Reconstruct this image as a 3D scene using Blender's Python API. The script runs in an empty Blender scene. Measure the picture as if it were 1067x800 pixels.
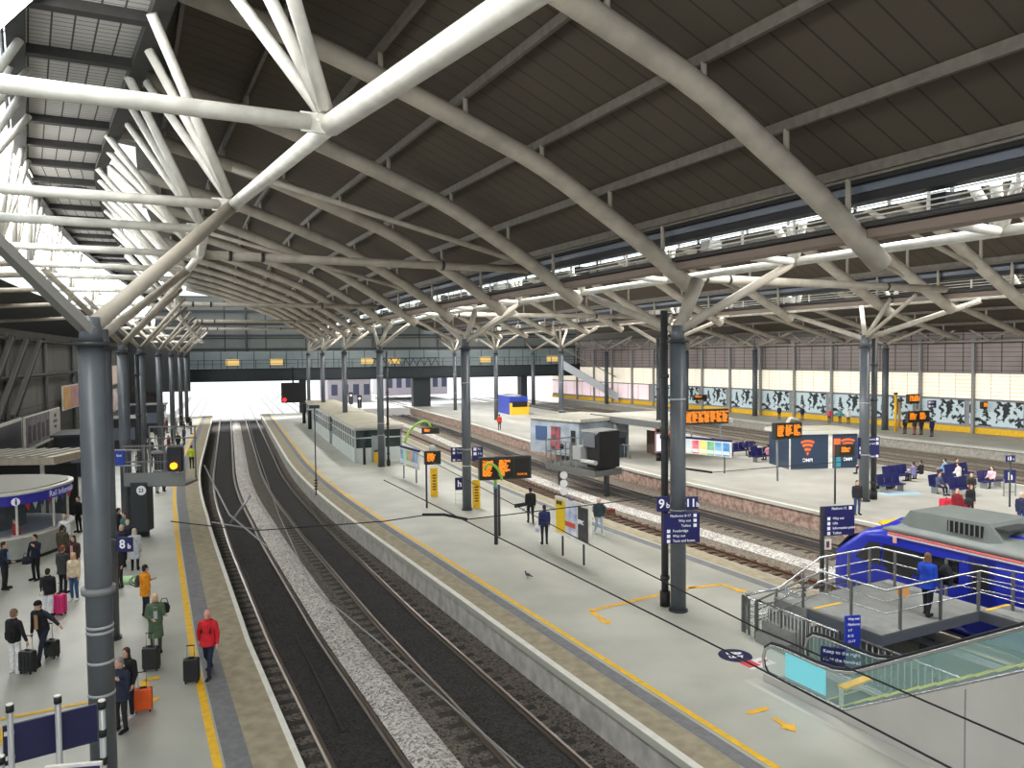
import bpy, bmesh, math, random
from mathutils import Vector, Matrix
random.seed(7)
SC = bpy.context.scene
COL = SC.collection
PI = math.pi
# ------------------------------------------------------------------ camera geometry
F = 800.; CH = 8.4; PT = math.atan(30/800); RL = 0.0105
def ray(u, v):
    x = (u-533.5)/F; y = -(v-400)/F
    c, s = math.cos(-RL), math.sin(-RL)
    x, y = x*c-y*s, x*s+y*c
    return (x, math.cos(PT)+y*math.sin(PT), y*math.cos(PT)-math.sin(PT))
def G(u, v, z=0.):
    "point of the horizontal plane z seen at a pixel"
    r = ray(u, v); t = (z-CH)/r[2]
    return Vector((r[0]*t, r[1]*t, z))
def at_depth(u, v, D):
    r = ray(u, v); t = D/r[1]
    return Vector((r[0]*t, D, CH+r[2]*t))
# ------------------------------------------------------------------ the curved axis of the station
def th(s):
    t = min(max((s-35)/30, 0), 1); return math.radians(26.5-6.2*t)
TAB = []
x, y, s = 8.2+60*math.sin(th(0)), 6-60*math.cos(th(0)), -60.
while s < 300:
    TAB.append((x, y)); x -= .5*math.sin(th(s)); y += .5*math.cos(th(s)); s += .5
def fr(s, o=0., z=0.):
    i = (s+60)/.5; k = int(i); f = i-k; a, b = TAB[k], TAB[k+1]; t = th(s)
    return Vector((a[0]+(b[0]-a[0])*f+o*math.cos(t), a[1]+(b[1]-a[1])*f+o*math.sin(t), z))
def inv(p):
    k = min(range(len(TAB)), key=lambda i: (TAB[i][0]-p[0])**2+(TAB[i][1]-p[1])**2); s = -60+k*.5
    for _ in range(5):
        q = fr(s); t = th(s); s += -(p[0]-q[0])*math.sin(t)+(p[1]-q[1])*math.cos(t)
    q = fr(s); t = th(s); return s, (p[0]-q[0])*math.cos(t)+(p[1]-q[1])*math.sin(t)
# ------------------------------------------------------------------ materials
def lin(c): return tuple(((v/255)/12.92 if v/255 <= .04045 else (((v/255)+.055)/1.055)**2.4) for v in c)
MC = {}
def M(rgb, rough=.6, metal=0., noise=.0, nscale=4., emit=0., key='', bump=0., bscale=60., alpha=1., trans=0., spec=.5, c2=None, streak=None):
    k = (tuple(rgb), rough, metal, noise, nscale, emit, key, bump, bscale, alpha, trans, c2, streak)
    if k in MC: return MC[k]
    m = bpy.data.materials.new('mat'); m.use_nodes = True
    nt = m.node_tree; b = nt.nodes['Principled BSDF']; col = lin(rgb)
    b.inputs['Base Color'].default_value = (*col, 1); b.inputs['Roughness'].default_value = rough
    b.inputs['Metallic'].default_value = metal; b.inputs['Specular IOR Level'].default_value = spec
    if emit:
        b.inputs['Emission Color'].default_value = (*col, 1); b.inputs['Emission Strength'].default_value = emit
    if alpha < 1: b.inputs['Alpha'].default_value = alpha
    if trans: b.inputs['Transmission Weight'].default_value = trans
    if noise or c2 or bump:
        tc = nt.nodes.new('ShaderNodeTexCoord'); mp = nt.nodes.new('ShaderNodeMapping'); nt.links.new(tc.outputs['Object'], mp.inputs[0])
        if streak: mp.inputs['Scale'].default_value = streak
        n = nt.nodes.new('ShaderNodeTexNoise'); n.inputs['Scale'].default_value = nscale; n.inputs['Detail'].default_value = 8
        nt.links.new(mp.outputs[0], n.inputs['Vector'])
        cr = nt.nodes.new('ShaderNodeValToRGB'); nt.links.new(n.outputs['Fac'], cr.inputs[0])
        hi = lin(c2) if c2 else tuple(min(1, v*(1+noise)) for v in col); lo = col if c2 else tuple(v*(1-noise) for v in col)
        cr.color_ramp.elements[0].position = .35; cr.color_ramp.elements[0].color = (*lo, 1)
        cr.color_ramp.elements[1].position = .65; cr.color_ramp.elements[1].color = (*hi, 1)
        nt.links.new(cr.outputs[0], b.inputs['Base Color'])
        if bump:
            n2 = nt.nodes.new('ShaderNodeTexNoise'); n2.inputs['Scale'].default_value = bscale; nt.links.new(tc.outputs['Object'], n2.inputs['Vector'])
            bp = nt.nodes.new('ShaderNodeBump'); bp.inputs['Strength'].default_value = bump; bp.inputs['Distance'].default_value = .05
            nt.links.new(n2.outputs['Fac'], bp.inputs['Height']); nt.links.new(bp.outputs[0], b.inputs['Normal'])
    MC[k] = m; return m
def glow(rgb, e, key='g'):
    k = (tuple(rgb), e, key)
    if k in MC: return MC[k]
    m = bpy.data.materials.new('glow'); m.use_nodes = True; nt = m.node_tree; b = nt.nodes['Principled BSDF']
    b.inputs['Base Color'].default_value = (0.01, .01, .01, 1); b.inputs['Emission Color'].default_value = (*lin(rgb), 1); b.inputs['Emission Strength'].default_value = e
    MC[k] = m; return m
def M_ballast(a, b_, sc=9.):
    m = bpy.data.materials.new('ballast'); m.use_nodes = True; nt = m.node_tree; b = nt.nodes['Principled BSDF']; b.inputs['Roughness'].default_value = .95
    sc *= 1.9; tc = nt.nodes.new('ShaderNodeTexCoord'); v = nt.nodes.new('ShaderNodeTexVoronoi'); v.inputs['Scale'].default_value = sc; nt.links.new(tc.outputs['Object'], v.inputs['Vector'])
    sp = nt.nodes.new('ShaderNodeSeparateColor'); nt.links.new(v.outputs['Color'], sp.inputs[0])
    n = nt.nodes.new('ShaderNodeTexNoise'); n.inputs['Scale'].default_value = 1.1; n.inputs['Detail'].default_value = 5; nt.links.new(tc.outputs['Object'], n.inputs['Vector'])
    ad = nt.nodes.new('ShaderNodeMath'); ad.operation = 'MULTIPLY_ADD'; nt.links.new(n.outputs['Fac'], ad.inputs[0]); ad.inputs[1].default_value = .55; nt.links.new(sp.outputs[0], ad.inputs[2])
    cr = nt.nodes.new('ShaderNodeValToRGB'); nt.links.new(ad.outputs[0], cr.inputs[0])
    cr.color_ramp.elements[0].position = .22; cr.color_ramp.elements[0].color = (*lin(a), 1); cr.color_ramp.elements[1].position = 1.25 if False else 1.; cr.color_ramp.elements[1].color = (*lin(b_), 1)
    nt.links.new(cr.outputs[0], b.inputs['Base Color'])
    bp = nt.nodes.new('ShaderNodeBump'); bp.inputs['Strength'].default_value = .9; bp.inputs['Distance'].default_value = .06; nt.links.new(v.outputs['Distance'], bp.inputs['Height']); nt.links.new(bp.outputs[0], b.inputs['Normal'])
    return m
def M_stripes(rgb, rgb2, scale, axis=0, width=.08, rough=.7, emit=0., axis2=None, scale2=1., width2=.05):
    "flat colour with thin regular joints along one or two object axes"
    m = bpy.data.materials.new('panelled'); m.use_nodes = True; nt = m.node_tree; b = nt.nodes['Principled BSDF']; b.inputs['Roughness'].default_value = rough
    tc = nt.nodes.new('ShaderNodeTexCoord'); sp = nt.nodes.new('ShaderNodeSeparateXYZ'); nt.links.new(tc.outputs['Object'], sp.inputs[0])
    def line(ax, sc, w):
        a = nt.nodes.new('ShaderNodeMath'); a.operation = 'MULTIPLY'; nt.links.new(sp.outputs[ax], a.inputs[0]); a.inputs[1].default_value = sc
        f = nt.nodes.new('ShaderNodeMath'); f.operation = 'FRACT'; nt.links.new(a.outputs[0], f.inputs[0])
        l = nt.nodes.new('ShaderNodeMath'); l.operation = 'LESS_THAN'; nt.links.new(f.outputs[0], l.inputs[0]); l.inputs[1].default_value = w
        return l.outputs[0]
    o = line(axis, scale, width)
    if axis2 is not None:
        mx = nt.nodes.new('ShaderNodeMath'); mx.operation = 'MAXIMUM'; nt.links.new(o, mx.inputs[0]); nt.links.new(line(axis2, scale2, width2), mx.inputs[1]); o = mx.outputs[0]
    n = nt.nodes.new('ShaderNodeTexNoise'); n.inputs['Scale'].default_value = .7; n.inputs['Detail'].default_value = 6; nt.links.new(tc.outputs['Object'], n.inputs['Vector'])
    hv = nt.nodes.new('ShaderNodeMapRange'); nt.links.new(n.outputs['Fac'], hv.inputs[0]); hv.inputs[3].default_value = .8; hv.inputs[4].default_value = 1.2
    vm = nt.nodes.new('ShaderNodeVectorMath'); vm.operation = 'SCALE'; vm.inputs[0].default_value = lin(rgb); nt.links.new(hv.outputs[0], vm.inputs['Scale'])
    mix = nt.nodes.new('ShaderNodeMix'); mix.data_type = 'RGBA'; nt.links.new(o, mix.inputs[0]); nt.links.new(vm.outputs[0], mix.inputs[6]); mix.inputs[7].default_value = (*lin(rgb2), 1)
    nt.links.new(mix.outputs[2], b.inputs['Base Color'])
    if emit:
        nt.links.new(mix.outputs[2], b.inputs['Emission Color']); b.inputs['Emission Strength'].default_value = emit
    return m
# ------------------------------------------------------------------ objects
def tag(o, label=None, cat=None, group=None, kind=None):
    if label: o['label'] = label
    if cat: o['category'] = cat
    if group: o['group'] = group
    if kind: o['kind'] = kind
    return o
def thing(name, label, cat, loc=(0, 0, 0), rz=0., group=None, kind=None):
    o = bpy.data.objects.new(name, None); COL.objects.link(o); o.location = loc; o.rotation_euler = (0, 0, rz); o.empty_display_size = .1
    return tag(o, label, cat, group, kind)
def mworld(o):
    m = Matrix.Translation(o.location) @ o.rotation_euler.to_matrix().to_4x4()
    return (mworld(o.parent) @ m) if o.parent else m
class MB:
    def __init__(s): s.v = []; s.f = []; s.sm = []
    def add(s, vs, fs, sm=False):
        n = len(s.v); s.v += [Vector(v) for v in vs]; s.f += [tuple(i+n for i in f) for f in fs]; s.sm += [sm]*len(fs); return s
    def box(s, c, d, rz=0., mat=None):
        hx, hy, hz = d[0]/2, d[1]/2, d[2]/2; R = mat or Matrix.Rotation(rz, 3, 'Z'); c = Vector(c)
        vs = [c+R @ Vector((i*hx, j*hy, k*hz)) for k in (-1, 1) for j in (-1, 1) for i in (-1, 1)]
        return s.add(vs, [(0, 2, 3, 1), (4, 5, 7, 6), (0, 1, 5, 4), (2, 6, 7, 3), (0, 4, 6, 2), (1, 3, 7, 5)])
    def beam(s, a, b, w, h):
        "rectangular bar from a to b, w wide and h high"
        a, b = Vector(a), Vector(b); d = (b-a); L = d.length
        if L < 1e-5: return s
        d /= L; up = Vector((0, 0, 1)) if abs(d.z) < .95 else Vector((0, 1, 0))
        sx = d.cross(up).normalized(); sz = sx.cross(d); R = Matrix((sx, d, sz)).transposed()
        return s.box((a+b)/2, (w, L, h), mat=R)
    def tube(s, pts, r, n=10, cap=True):
        pts = [Vector(p) for p in pts]; rs = r if isinstance(r, (list, tuple)) else [r]*len(pts)
        vs = []; nrm = None
        for i, p in enumerate(pts):
            d = (pts[min(i+1, len(pts)-1)]-pts[max(i-1, 0)]).normalized()
            if nrm is None:
                up = Vector((0, 0, 1)) if abs(d.z) < .9 else Vector((1, 0, 0)); nrm = d.cross(up).normalized()
            else:
                nrm = (nrm-d*nrm.dot(d)).normalized()
            b = d.cross(nrm)
            vs += [p+(nrm*math.cos(2*PI*k/n)+b*math.sin(2*PI*k/n))*rs[i] for k in range(n)]
        fs = [(i*n+k, i*n+(k+1) % n, (i+1)*n+(k+1) % n, (i+1)*n+k) for i in range(len(pts)-1) for k in range(n)]
        s.add(vs, fs, True)
        if cap:
            m = len(s.v)-len(vs); L = len(pts)-1
            s.f += [tuple(m+k for k in reversed(range(n))), tuple(m+L*n+k for k in range(n))]; s.sm += [False]*2
        return s
    def cyl(s, c, r, h, n=16, r2=None): c = Vector(c); return s.tube([c, c+Vector((0, 0, h))], [r, r if r2 is None else r2], n)
    def ell(s, c, rad, nu=12, nv=8, mat=None):
        c = Vector(c); R = mat or Matrix.Identity(3); vs = []; fs = []
        for j in range(nv+1):
            p = PI*j/nv
            for i in range(nu):
                a = 2*PI*i/nu; vs.append(c+R @ Vector((rad[0]*math.sin(p)*math.cos(a), rad[1]*math.sin(p)*math.sin(a), -rad[2]*math.cos(p))))
        for j in range(nv):
            for i in range(nu): fs.append((j*nu+i, j*nu+(i+1) % nu, (j+1)*nu+(i+1) % nu, (j+1)*nu+i))
        return s.add(vs, fs, True)
    def loft(s, rings, cap=True, sm=True):
        n = len(rings[0]); vs = [v for r in rings for v in r]
        fs = [(i*n+k, i*n+(k+1) % n, (i+1)*n+(k+1) % n, (i+1)*n+k) for i in range(len(rings)-1) for k in range(n)]
        s.add(vs, fs, sm)
        if cap:
            m = len(s.v)-len(vs); L = len(rings)-1
            s.f += [tuple(m+k for k in reversed(range(n))), tuple(m+L*n+k for k in range(n))]; s.sm += [False]*2
        return s
    def prism(s, poly, z0, z1):
        n = len(poly); vs = [(p[0], p[1], z0) for p in poly]+[(p[0], p[1], z1) for p in poly]
        return s.add(vs, [tuple(reversed(range(n))), tuple(range(n, 2*n))]+[(i, (i+1) % n, n+(i+1) % n, n+i) for i in range(n)])
    def sweep(s, prof, s0, s1, ds=2., of=None, closed=True):
        "cross-section of (offset, z) swept along the station axis; of(s) shifts it sideways"
        k = max(1, int(round((s1-s0)/ds))); rings = []
        for i in range(k+1):
            q = s0+(s1-s0)*i/k; o = of(q) if of else 0.
            rings.append([fr(q, a+o, z) for a, z in prof])
        n = len(prof); vs = [v for r in rings for v in r]; m = n if closed else n-1
        fs = [(i*n+j, (i+1)*n+j, (i+1)*n+(j+1) % n, i*n+(j+1) % n) for i in range(k) for j in range(m)]
        s.add(vs, fs)
        if closed:
            b = len(s.v)-len(vs); s.f += [tuple(b+j for j in range(n)), tuple(b+k*n+j for j in reversed(range(n)))]; s.sm += [False]*2
        return s
    def mesh(s, name):
        me = bpy.data.meshes.new(name); me.from_pydata([tuple(v) for v in s.v], [], s.f); me.validate()
        if len(me.polygons) == len(s.sm): me.polygons.foreach_set('use_smooth', s.sm)
        bm = bmesh.new(); bm.from_mesh(me); bmesh.ops.recalc_face_normals(bm, faces=bm.faces); bm.to_mesh(me); bm.free(); return me
    def build(s, name, mat, parent=None, world=False, loc=None, rz=0.):
        "local coordinates of the parent, or world coordinates when world=True or there is no parent"
        loc0 = Vector((0, 0, 0))
        if parent is not None and world:
            W = mworld(parent).inverted(); s.v = [W @ v for v in s.v]
        if parent is None and loc is None:
            xs = [v.x for v in s.v]; ys = [v.y for v in s.v]; zs = [v.z for v in s.v]
            loc0 = Vector(((min(xs)+max(xs))/2, (min(ys)+max(ys))/2, min(zs))); s.v = [v-loc0 for v in s.v]
        elif loc is not None: loc0 = Vector(loc)
        o = bpy.data.objects.new(name, s.mesh(name)); COL.objects.link(o); o.location = loc0; o.rotation_euler = (0, 0, rz)
        for mm in (mat if isinstance(mat, (list, tuple)) else [mat]): o.data.materials.append(mm)
        if parent is not None: o.parent = parent
        return o
def copy_tree(o, parent=None):
    c = o.copy(); COL.objects.link(c)
    if parent is not None: c.parent = parent
    for ch in list(o.children): copy_tree(ch, c)
    return c
def text_mb(txt, size, align='CENTER', ext=.004, bold=0.):
    cu = bpy.data.curves.new('t', 'FONT'); cu.body = txt; cu.size = size; cu.align_x = align; cu.align_y = 'CENTER'; cu.extrude = ext; cu.offset = bold; cu.resolution_u = 3
    ob = bpy.data.objects.new('t', cu); me = bpy.data.meshes.new_from_object(ob)
    mb = MB(); mb.v = [v.co.copy() for v in me.vertices]; mb.f = [tuple(p.vertices) for p in me.polygons]; mb.sm = [False]*len(mb.f)
    bpy.data.objects.remove(ob); bpy.data.curves.remove(cu); return mb
def put_text(parent, txt, size, pos, mat, face='-y', name='lettering', align='CENTER', bold=0.):
    "text standing upright in the parent's frame, readable from the -y (or +y, -x, +x) side, or lying on top (up)"
    mb = text_mb(txt, size, align, bold=bold)
    base = Matrix.Rotation(PI/2, 4, 'X')
    rot = {'-y': 0, '+y': PI, '+x': PI/2, '-x': -PI/2}
    R = Matrix.Rotation(rot[face], 4, 'Z') @ base if face in rot else Matrix.Identity(4)
    mb.v = [(R @ v)+Vector(pos) for v in mb.v]
    return mb.build(name, mat, parent)
ORD = ['nearest', 'second nearest', 'third nearest', 'fourth nearest', 'fifth nearest', 'sixth nearest', 'seventh nearest', 'eighth nearest', 'ninth nearest', 'tenth nearest', 'eleventh nearest', 'twelfth nearest', 'thirteenth nearest', 'fourteenth nearest', 'fifteenth nearest', 'sixteenth nearest', 'seventeenth nearest', 'eighteenth nearest', 'nineteenth nearest', 'twentieth nearest']
# common materials
WHITE = M((225, 222, 212), .35, noise=.12, nscale=2.5)
RIBM = M((168, 160, 146), .55, noise=.14, nscale=1.5)
DARKST = M((52, 54, 56), .5, noise=.2, nscale=3)
COLM = M((88, 93, 98), .38, noise=.07, nscale=2)
NAVY = M((26, 28, 92), .4); NAVY2 = M((22, 24, 70), .45)
TXT = M((235, 235, 240), .5, emit=.15); YEL = M((236, 186, 30), .6, noise=.1, nscale=6); BLACK = M((22, 22, 24), .6)
CHROME = M((190, 192, 194), .25, .9); GREYM = M((130, 132, 132), .6); STEEL = M((150, 152, 152), .35, .7)
GLASS = M((190, 215, 205), .08, alpha=.22, key='glass'); CONC = M((168, 166, 158), .75, noise=.1, nscale=.5, bump=.1)
RAILM = M((150, 140, 130), .3, .85); GREEN = M((150, 200, 80), .5); ORTXT = glow((255, 140, 20), 1.3); DISP = M((30, 26, 14), .35)
# ================================================================== SETTING
FLOORM = M((166, 166, 155), .45, c2=(184, 184, 172), nscale=.45)
FLOOR2 = M((172, 170, 160), .5, c2=(190, 188, 178), nscale=.4)
TAN = M((158, 148, 124), .85, noise=.16, nscale=3.); TACT = M((122, 122, 124), .8, noise=.12, nscale=5); WLINE = M((226, 224, 214), .7, noise=.06)
WALLF = M((176, 174, 166), .85, noise=.2, nscale=2.2); BRICK = M((122, 96, 84), .9, c2=(176, 152, 138), nscale=3.5)
def ck(s, a, b, v): return v*min(max((s-a)/(b-a), 0), 1)
oL8 = lambda s: ck(s, 22, 42, .5)                       # small drift of the left edge
o9R = lambda s: ck(s, 30, 60, 1.3)
o12L = lambda s: ck(s, 40, 90, 1.6)
def slab(nm, prof, s0, s1, mat, of=None, ds=2.): return tag(MB().sweep(prof, s0, s1, ds, of).build(nm, mat), kind='structure')
END = 250
BED = -1.02
def stripe(par, nm, o0, o1, z, s0, s1, mat, of=None, ds=1.5):
    return MB().sweep([(o0, z), (o1, z)], s0, s1, ds, of, closed=False).build(nm, mat, par, world=True)
# platform 8 (left)
p8 = slab('platform', [(-7, 0), (-7, -.12), (-7.12, -.12), (-7.12, -1.3), (-40, -1.3), (-40, 0)], -14, 118, FLOORM, oL8)
stripe(p8, 'edge_line', -7.13, -6.99, .006, -14, 118, WLINE, oL8); stripe(p8, 'coping', -7.95, -7.13, .005, -14, 118, TAN, oL8)
stripe(p8, 'tactile_strip', -8.45, -7.95, .006, -14, 118, TACT, oL8); stripe(p8, 'yellow_line', -8.68, -8.5, .007, -14, 118, YEL, oL8)
# platform 9 (centre)
p9a = MB(); k = 90; rings = []
for i in range(k+1):
    q = -22+(118+22)*i/k; r = 11.55+o9R(q)
    rings.append([fr(q, a, z) for a, z in [(0, 0), (0, -.18), (.16, -.18), (.16, -1.3), (r-.12, -1.3), (r-.12, -.14), (r, -.14), (r, 0)]])
p9a.loft(rings, sm=False); p9 = tag(p9a.build('platform', FLOORM), kind='structure')
stripe(p9, 'edge_face', .155, .155, 0, 0, 1, WALLF) if False else None
MB().sweep([(.15, -.18), (.15, -1.28)], -22, 118, 2, closed=False).build('platform_wall', WALLF, p9, world=True)
stripe(p9, 'edge_line', 0, .2, .006, -22, 118, WLINE); stripe(p9, 'coping', .2, .9, .005, -22, 118, TAN)
stripe(p9, 'tactile_strip', .92, 1.3, .006, -22, 118, TACT); stripe(p9, 'yellow_line', 1.42, 1.58, .007, -22, 118, YEL)
stripe(p9, 'coping', 10.75, 11.5, .005, -22, 118, TAN, o9R); stripe(p9, 'tactile_strip', 10.15, 10.6, .006, -22, 118, TACT, o9R)
# platform 12
p12 = slab('platform', [(22.2, 0), (22.2, -.16), (22.34, -.16), (22.34, -1.3), (39.6, -1.3), (39.6, 0)], -12, 128, FLOOR2, o12L)
stripe(p12, 'edge_line', 22.19, 22.5, .006, -12, 128, WLINE, o12L); stripe(p12, 'edge_line', 39.3, 39.62, .006, -12, 128, WLINE, o12L)
MB().sweep([(22.33, -.2), (22.33, -1.28)], -12, 128, 2, o12L, closed=False).build('platform_wall', BRICK, p12, world=True)
stripe(p12, 'coping', 22.5, 23.3, .005, -12, 128, M((176, 172, 160), .8, noise=.08, nscale=3), o12L)
# far platform along the right wall
p16 = slab('platform', [(56.2, 0), (56.2, -.2), (56.4, -.2), (56.4, -1.3), (74, -1.3), (74, 0)], -30, 135, FLOOR2)
stripe(p16, 'edge_line', 56.2, 56.75, .006, -30, 135, WLINE)
MB().sweep([(56.38, -.2), (56.38, -1.28)], -30, 135, 2, closed=False).build('platform_wall', M((150, 146, 136), .9, noise=.2), p16, world=True)
# ground outside and beds
BALD = M_ballast((40, 36, 32), (116, 108, 98)); BALL = M_ballast((120, 112, 104), (232, 228, 220)); BALM = M_ballast((84, 76, 66), (150, 140, 126), 8.)
def bed(nm, a, b, mat, z=BED, s0=-26, s1=119.5, of=None, dz=0):
    return tag(MB().sweep([(a, z), (b, z+dz)], s0, s1, 2, of, closed=False).build(nm, mat), kind='structure')
bed('track_bed', -7.4, .3, BALD); bed('track_bed', 11.3, 22.6, BALM, of=o12L); bed('track_bed', 39.3, 56.6, M_ballast((120, 112, 98), (190, 182, 166), 7.))
outm = M((205, 205, 205), .9, noise=.1)
go = MB(); go.add([fr(118, -120, BED-.05), fr(118, 160, BED-.05), fr(290, 250, BED-.05), fr(290, -160, BED-.05)], [(0, 1, 2, 3)]); tag(go.build('ground', outm), kind='structure')
TRO = lambda s: ck(s, 24, 44, .5)
# clean light ballast strips (slightly raised ridges)
def ridge(a, b, mat, s0, s1, h=.1, of=None):
    return tag(MB().sweep([(a, BED+.01), (a+(b-a)*.3, BED+h), (a+(b-a)*.7, BED+h), (b, BED+.01)], s0, s1, 1.5, of, closed=False).build('ballast_ridge', mat), kind='structure')
ridge(-4.42, -3.4, BALL, -20, 116, .12, TRO); ridge(11.75, 13.15, BALL, -22, 118, .5, o9R); ridge(16.1, 17.3, BALL, -22, 118, .14, o12L)
# dark matting between the rails of the two near tracks is heavy oily ballast
OILY = M_ballast((18, 18, 18), (66, 63, 60), 11.)
SLP = M((58, 54, 50), .9, noise=.3, nscale=6); SLPW = M((92, 74, 60), .9, noise=.3, nscale=6)
def rail_mb(o, s0, s1, of):
    z = BED+.02; p = [(o-.07, z), (o-.07, z+.03), (o-.012, z+.05), (o-.012, z+.12), (o-.036, z+.13), (o-.036, z+.17), (o+.036, z+.17), (o+.036, z+.13), (o+.012, z+.12), (o+.012, z+.05), (o+.07, z+.03), (o+.07, z)]
    return MB().sweep(p, s0, s1, 1.5, of)
def track(c, s0, s1, label, of=None, infill=None, slp=SLP, nsl=0, sl0=0, railm=RAILM, group=None):
    t = thing('railway_track', label, 'track', fr((s0+s1)/2, c, BED), group=group)
    for d in (-.7535, .7535):
        r = rail_mb(c+d, s0, s1, of).build('rail', railm, t, world=True)
    if infill: MB().sweep([(c-.68, BED+.03), (c-.5, BED+.08), (c+.5, BED+.08), (c+.68, BED+.03)], s0, min(s1, 118), 1.5, of, closed=False).build('ballast_infill', infill, t, world=True)
    for i in range(nsl):
        q = sl0+i*.68; o = of(q) if of else 0; p = fr(q, c+o, BED+(.03 if slp is SLPW else -.052))
        MB().box(p, (2.5, .26, .12), th(q)).build('sleeper', slp, t, world=True)
    return t
TRK1=track(-5.35, -20, 200, 'curving railway track alongside the left platform with the red jacket man', TRO, OILY, nsl=60, sl0=6)
track(-1.75, -20, 200, 'curving railway track with dark oily bed against the centre platform wall', TRO, OILY, nsl=60, sl0=6)
RUST = M((92, 66, 48), .7, noise=.2)
track(13.8, -20, 180, 'rusty railway track with clear sleepers beside the white ballast, where the blue train stands', o9R, None, SLPW, nsl=70, sl0=14, railm=RUST)
track(19.4, -20, 180, 'dark railway track below the stained brick platform wall', o12L, OILY, SLP, nsl=60, sl0=18)
for i, c in enumerate((42.2, 46.0, 49.8, 53.6)):
    track(c, -25, 160, ['pale ballasted track behind the seats of the right hand platform', 'second of the pale tracks counted from the seats', 'third of the pale tracks counted from the seats', 'pale track against the far platform along the mural wall'][i])
for c in (-9.5, 3.5, 7.5, 27, 31): track(c, 119, 230, {-9.5: 'outdoor track left of the main pair beyond the footbridge', 3.5: 'outdoor track right of the main pair beyond the footbridge', 7.5: 'second outdoor track right of the main pair beyond the footbridge', 27: 'outdoor track beyond the dark bridge pier', 31: 'second outdoor track beyond the dark bridge pier'}[c])
# ------------------------------------------------------------------ right wall
WD = Vector((-math.sin(math.radians(27.4)), math.cos(math.radians(27.4)), 0)); WP = Vector((49.5, 72.5, 0)); WR = math.radians(27.4)
def wl(t, z=0, d=0): return WP+WD*t+Vector((0, 0, z))+Vector((-WD.y, WD.x, 0))*d        # d towards the tracks
w = MB(); w.add([wl(-45, 0), wl(90, 0), wl(90, 3.4), wl(-45, 3.4)], [(0, 1, 2, 3)])
wr = tag(w.build('wall_right', M((188, 190, 192), .7, noise=.1), loc=WP, rz=WR) if False else w.build('wall_right', M((150, 152, 156), .7, noise=.1)), kind='structure')
def wallpanel(nm, t0, t1, z0, z1, mat, d=.02, par=None):
    L = t1-t0; o = MB().add([(0, 0, z0), (0, L, z0), (0, L, z1), (0, 0, z1)], [(0, 1, 2, 3)]).build(nm, mat, loc=wl(t0, 0, d), rz=WR); return o
CREAM = M_stripes((236, 226, 206), (150, 140, 128), .55, 1, .035, .6, emit=.72, axis2=2, scale2=2.6, width2=.1)
tag(wallpanel('window_1', -45, 90, 3.5, 6.15, CREAM, .03), kind='structure')
CLAD = M_stripes((150, 138, 134), (70, 62, 60), .52, 1, .06, .7, axis2=2, scale2=2.2, width2=.1, emit=.06)
tag(wallpanel('wall_right', -45, 90, 6.15, 10.2, CLAD, .04), kind='structure')
tag(wallpanel('window_6', 59, 90, .9, 3.35, M_stripes((238, 214, 216), (120, 104, 104), .35, 1, .05, .5, emit=.6), .05), kind='structure')
for z, h in ((3.45, .14), (6.15, .16), (9.3, .3)):
    tag(MB().beam(wl(-45, z, .12), wl(90, z, .12), .16, h).build('trim_1', GREYM), kind='structure')
tag(MB().beam(wl(-45, .32, .1), wl(90, .32, .1), .14, .6).build('trim_2', YEL), kind='structure')
# far platform canopy truss zig-zag at the eaves
for i in range(22):
    t0 = -30+i*5.6
    br = thing('eaves_truss', 'white zigzag eaves truss bay, '+('above the right edge of the wall' if i < 5 else 'number %s along the wall from the right edge' % ['six','seven','eight','nine','ten','eleven','twelve','thirteen','fourteen','fifteen','sixteen','seventeen','eighteen','nineteen','twenty','twenty one','twenty two'][i-5]), 'truss', wl(t0, 9.2, 1.2), group='eaves truss bays above the right wall')
    for a, b in (((t0, 9.35), (t0+2.8, 10.9)), ((t0+2.8, 10.9), (t0+5.6, 9.35))): MB().tube([wl(a[0], a[1], 1.2), wl(b[0], b[1], 1.2)], .1, 6).build('diagonal', RIBM, br, world=True)
    MB().tube([wl(t0, 9.3, 1.2), wl(t0+5.6, 9.3, 1.2)], .09, 6).build('chord', RIBM, br, world=True)
MUR = bpy.data.materials.new('mural'); MUR.use_nodes = True
nt = MUR.node_tree; b = nt.nodes['Principled BSDF']; tc = nt.nodes.new('ShaderNodeTexCoord'); n = nt.nodes.new('ShaderNodeTexNoise'); n.inputs['Scale'].default_value = 1.5; n.inputs['Detail'].default_value = 3; n.inputs['Distortion'].default_value = .6
nt.links.new(tc.outputs['Object'], n.inputs['Vector']); cr = nt.nodes.new('ShaderNodeValToRGB'); nt.links.new(n.outputs['Fac'], cr.inputs[0]); nt.links.new(cr.outputs[0], b.inputs['Base Color'])
cr.color_ramp.elements[0].position = .45; cr.color_ramp.elements[0].color = (.01, .012, .015, 1); cr.color_ramp.elements[1].position = .49; cr.color_ramp.elements[1].color = (*lin((186, 202, 206)), 1)
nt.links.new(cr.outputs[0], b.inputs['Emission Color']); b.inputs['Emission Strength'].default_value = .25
nw = ['one', 'two', 'three', 'four', 'five', 'six', 'seven', 'eight', 'nine', 'ten', 'eleven', 'twelve', 'thirteen', 'fourteen', 'fifteen', 'sixteen']
for i in range(11):
    t0 = -5+i*5.75
    o = wallpanel('mural_panel', t0+.25, t0+5.5, .85, 3.3, MUR, .09); tag(o, 'black and white figure mural on the right wall, number %s from the right edge' % nw[i], 'mural', 'mural panels along the right wall')
for i in range(20):
    t = -23+i*5.75; c = MB().box((0, 0, 4.7), (.34, .26, 9.4)).box((0, 0, 9.5), (.5, .5, .2)); o = c.build('wall_post', M((150, 150, 148), .5), loc=wl(t, 0, .3), rz=WR)
    tag(o, kind='structure')
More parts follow.
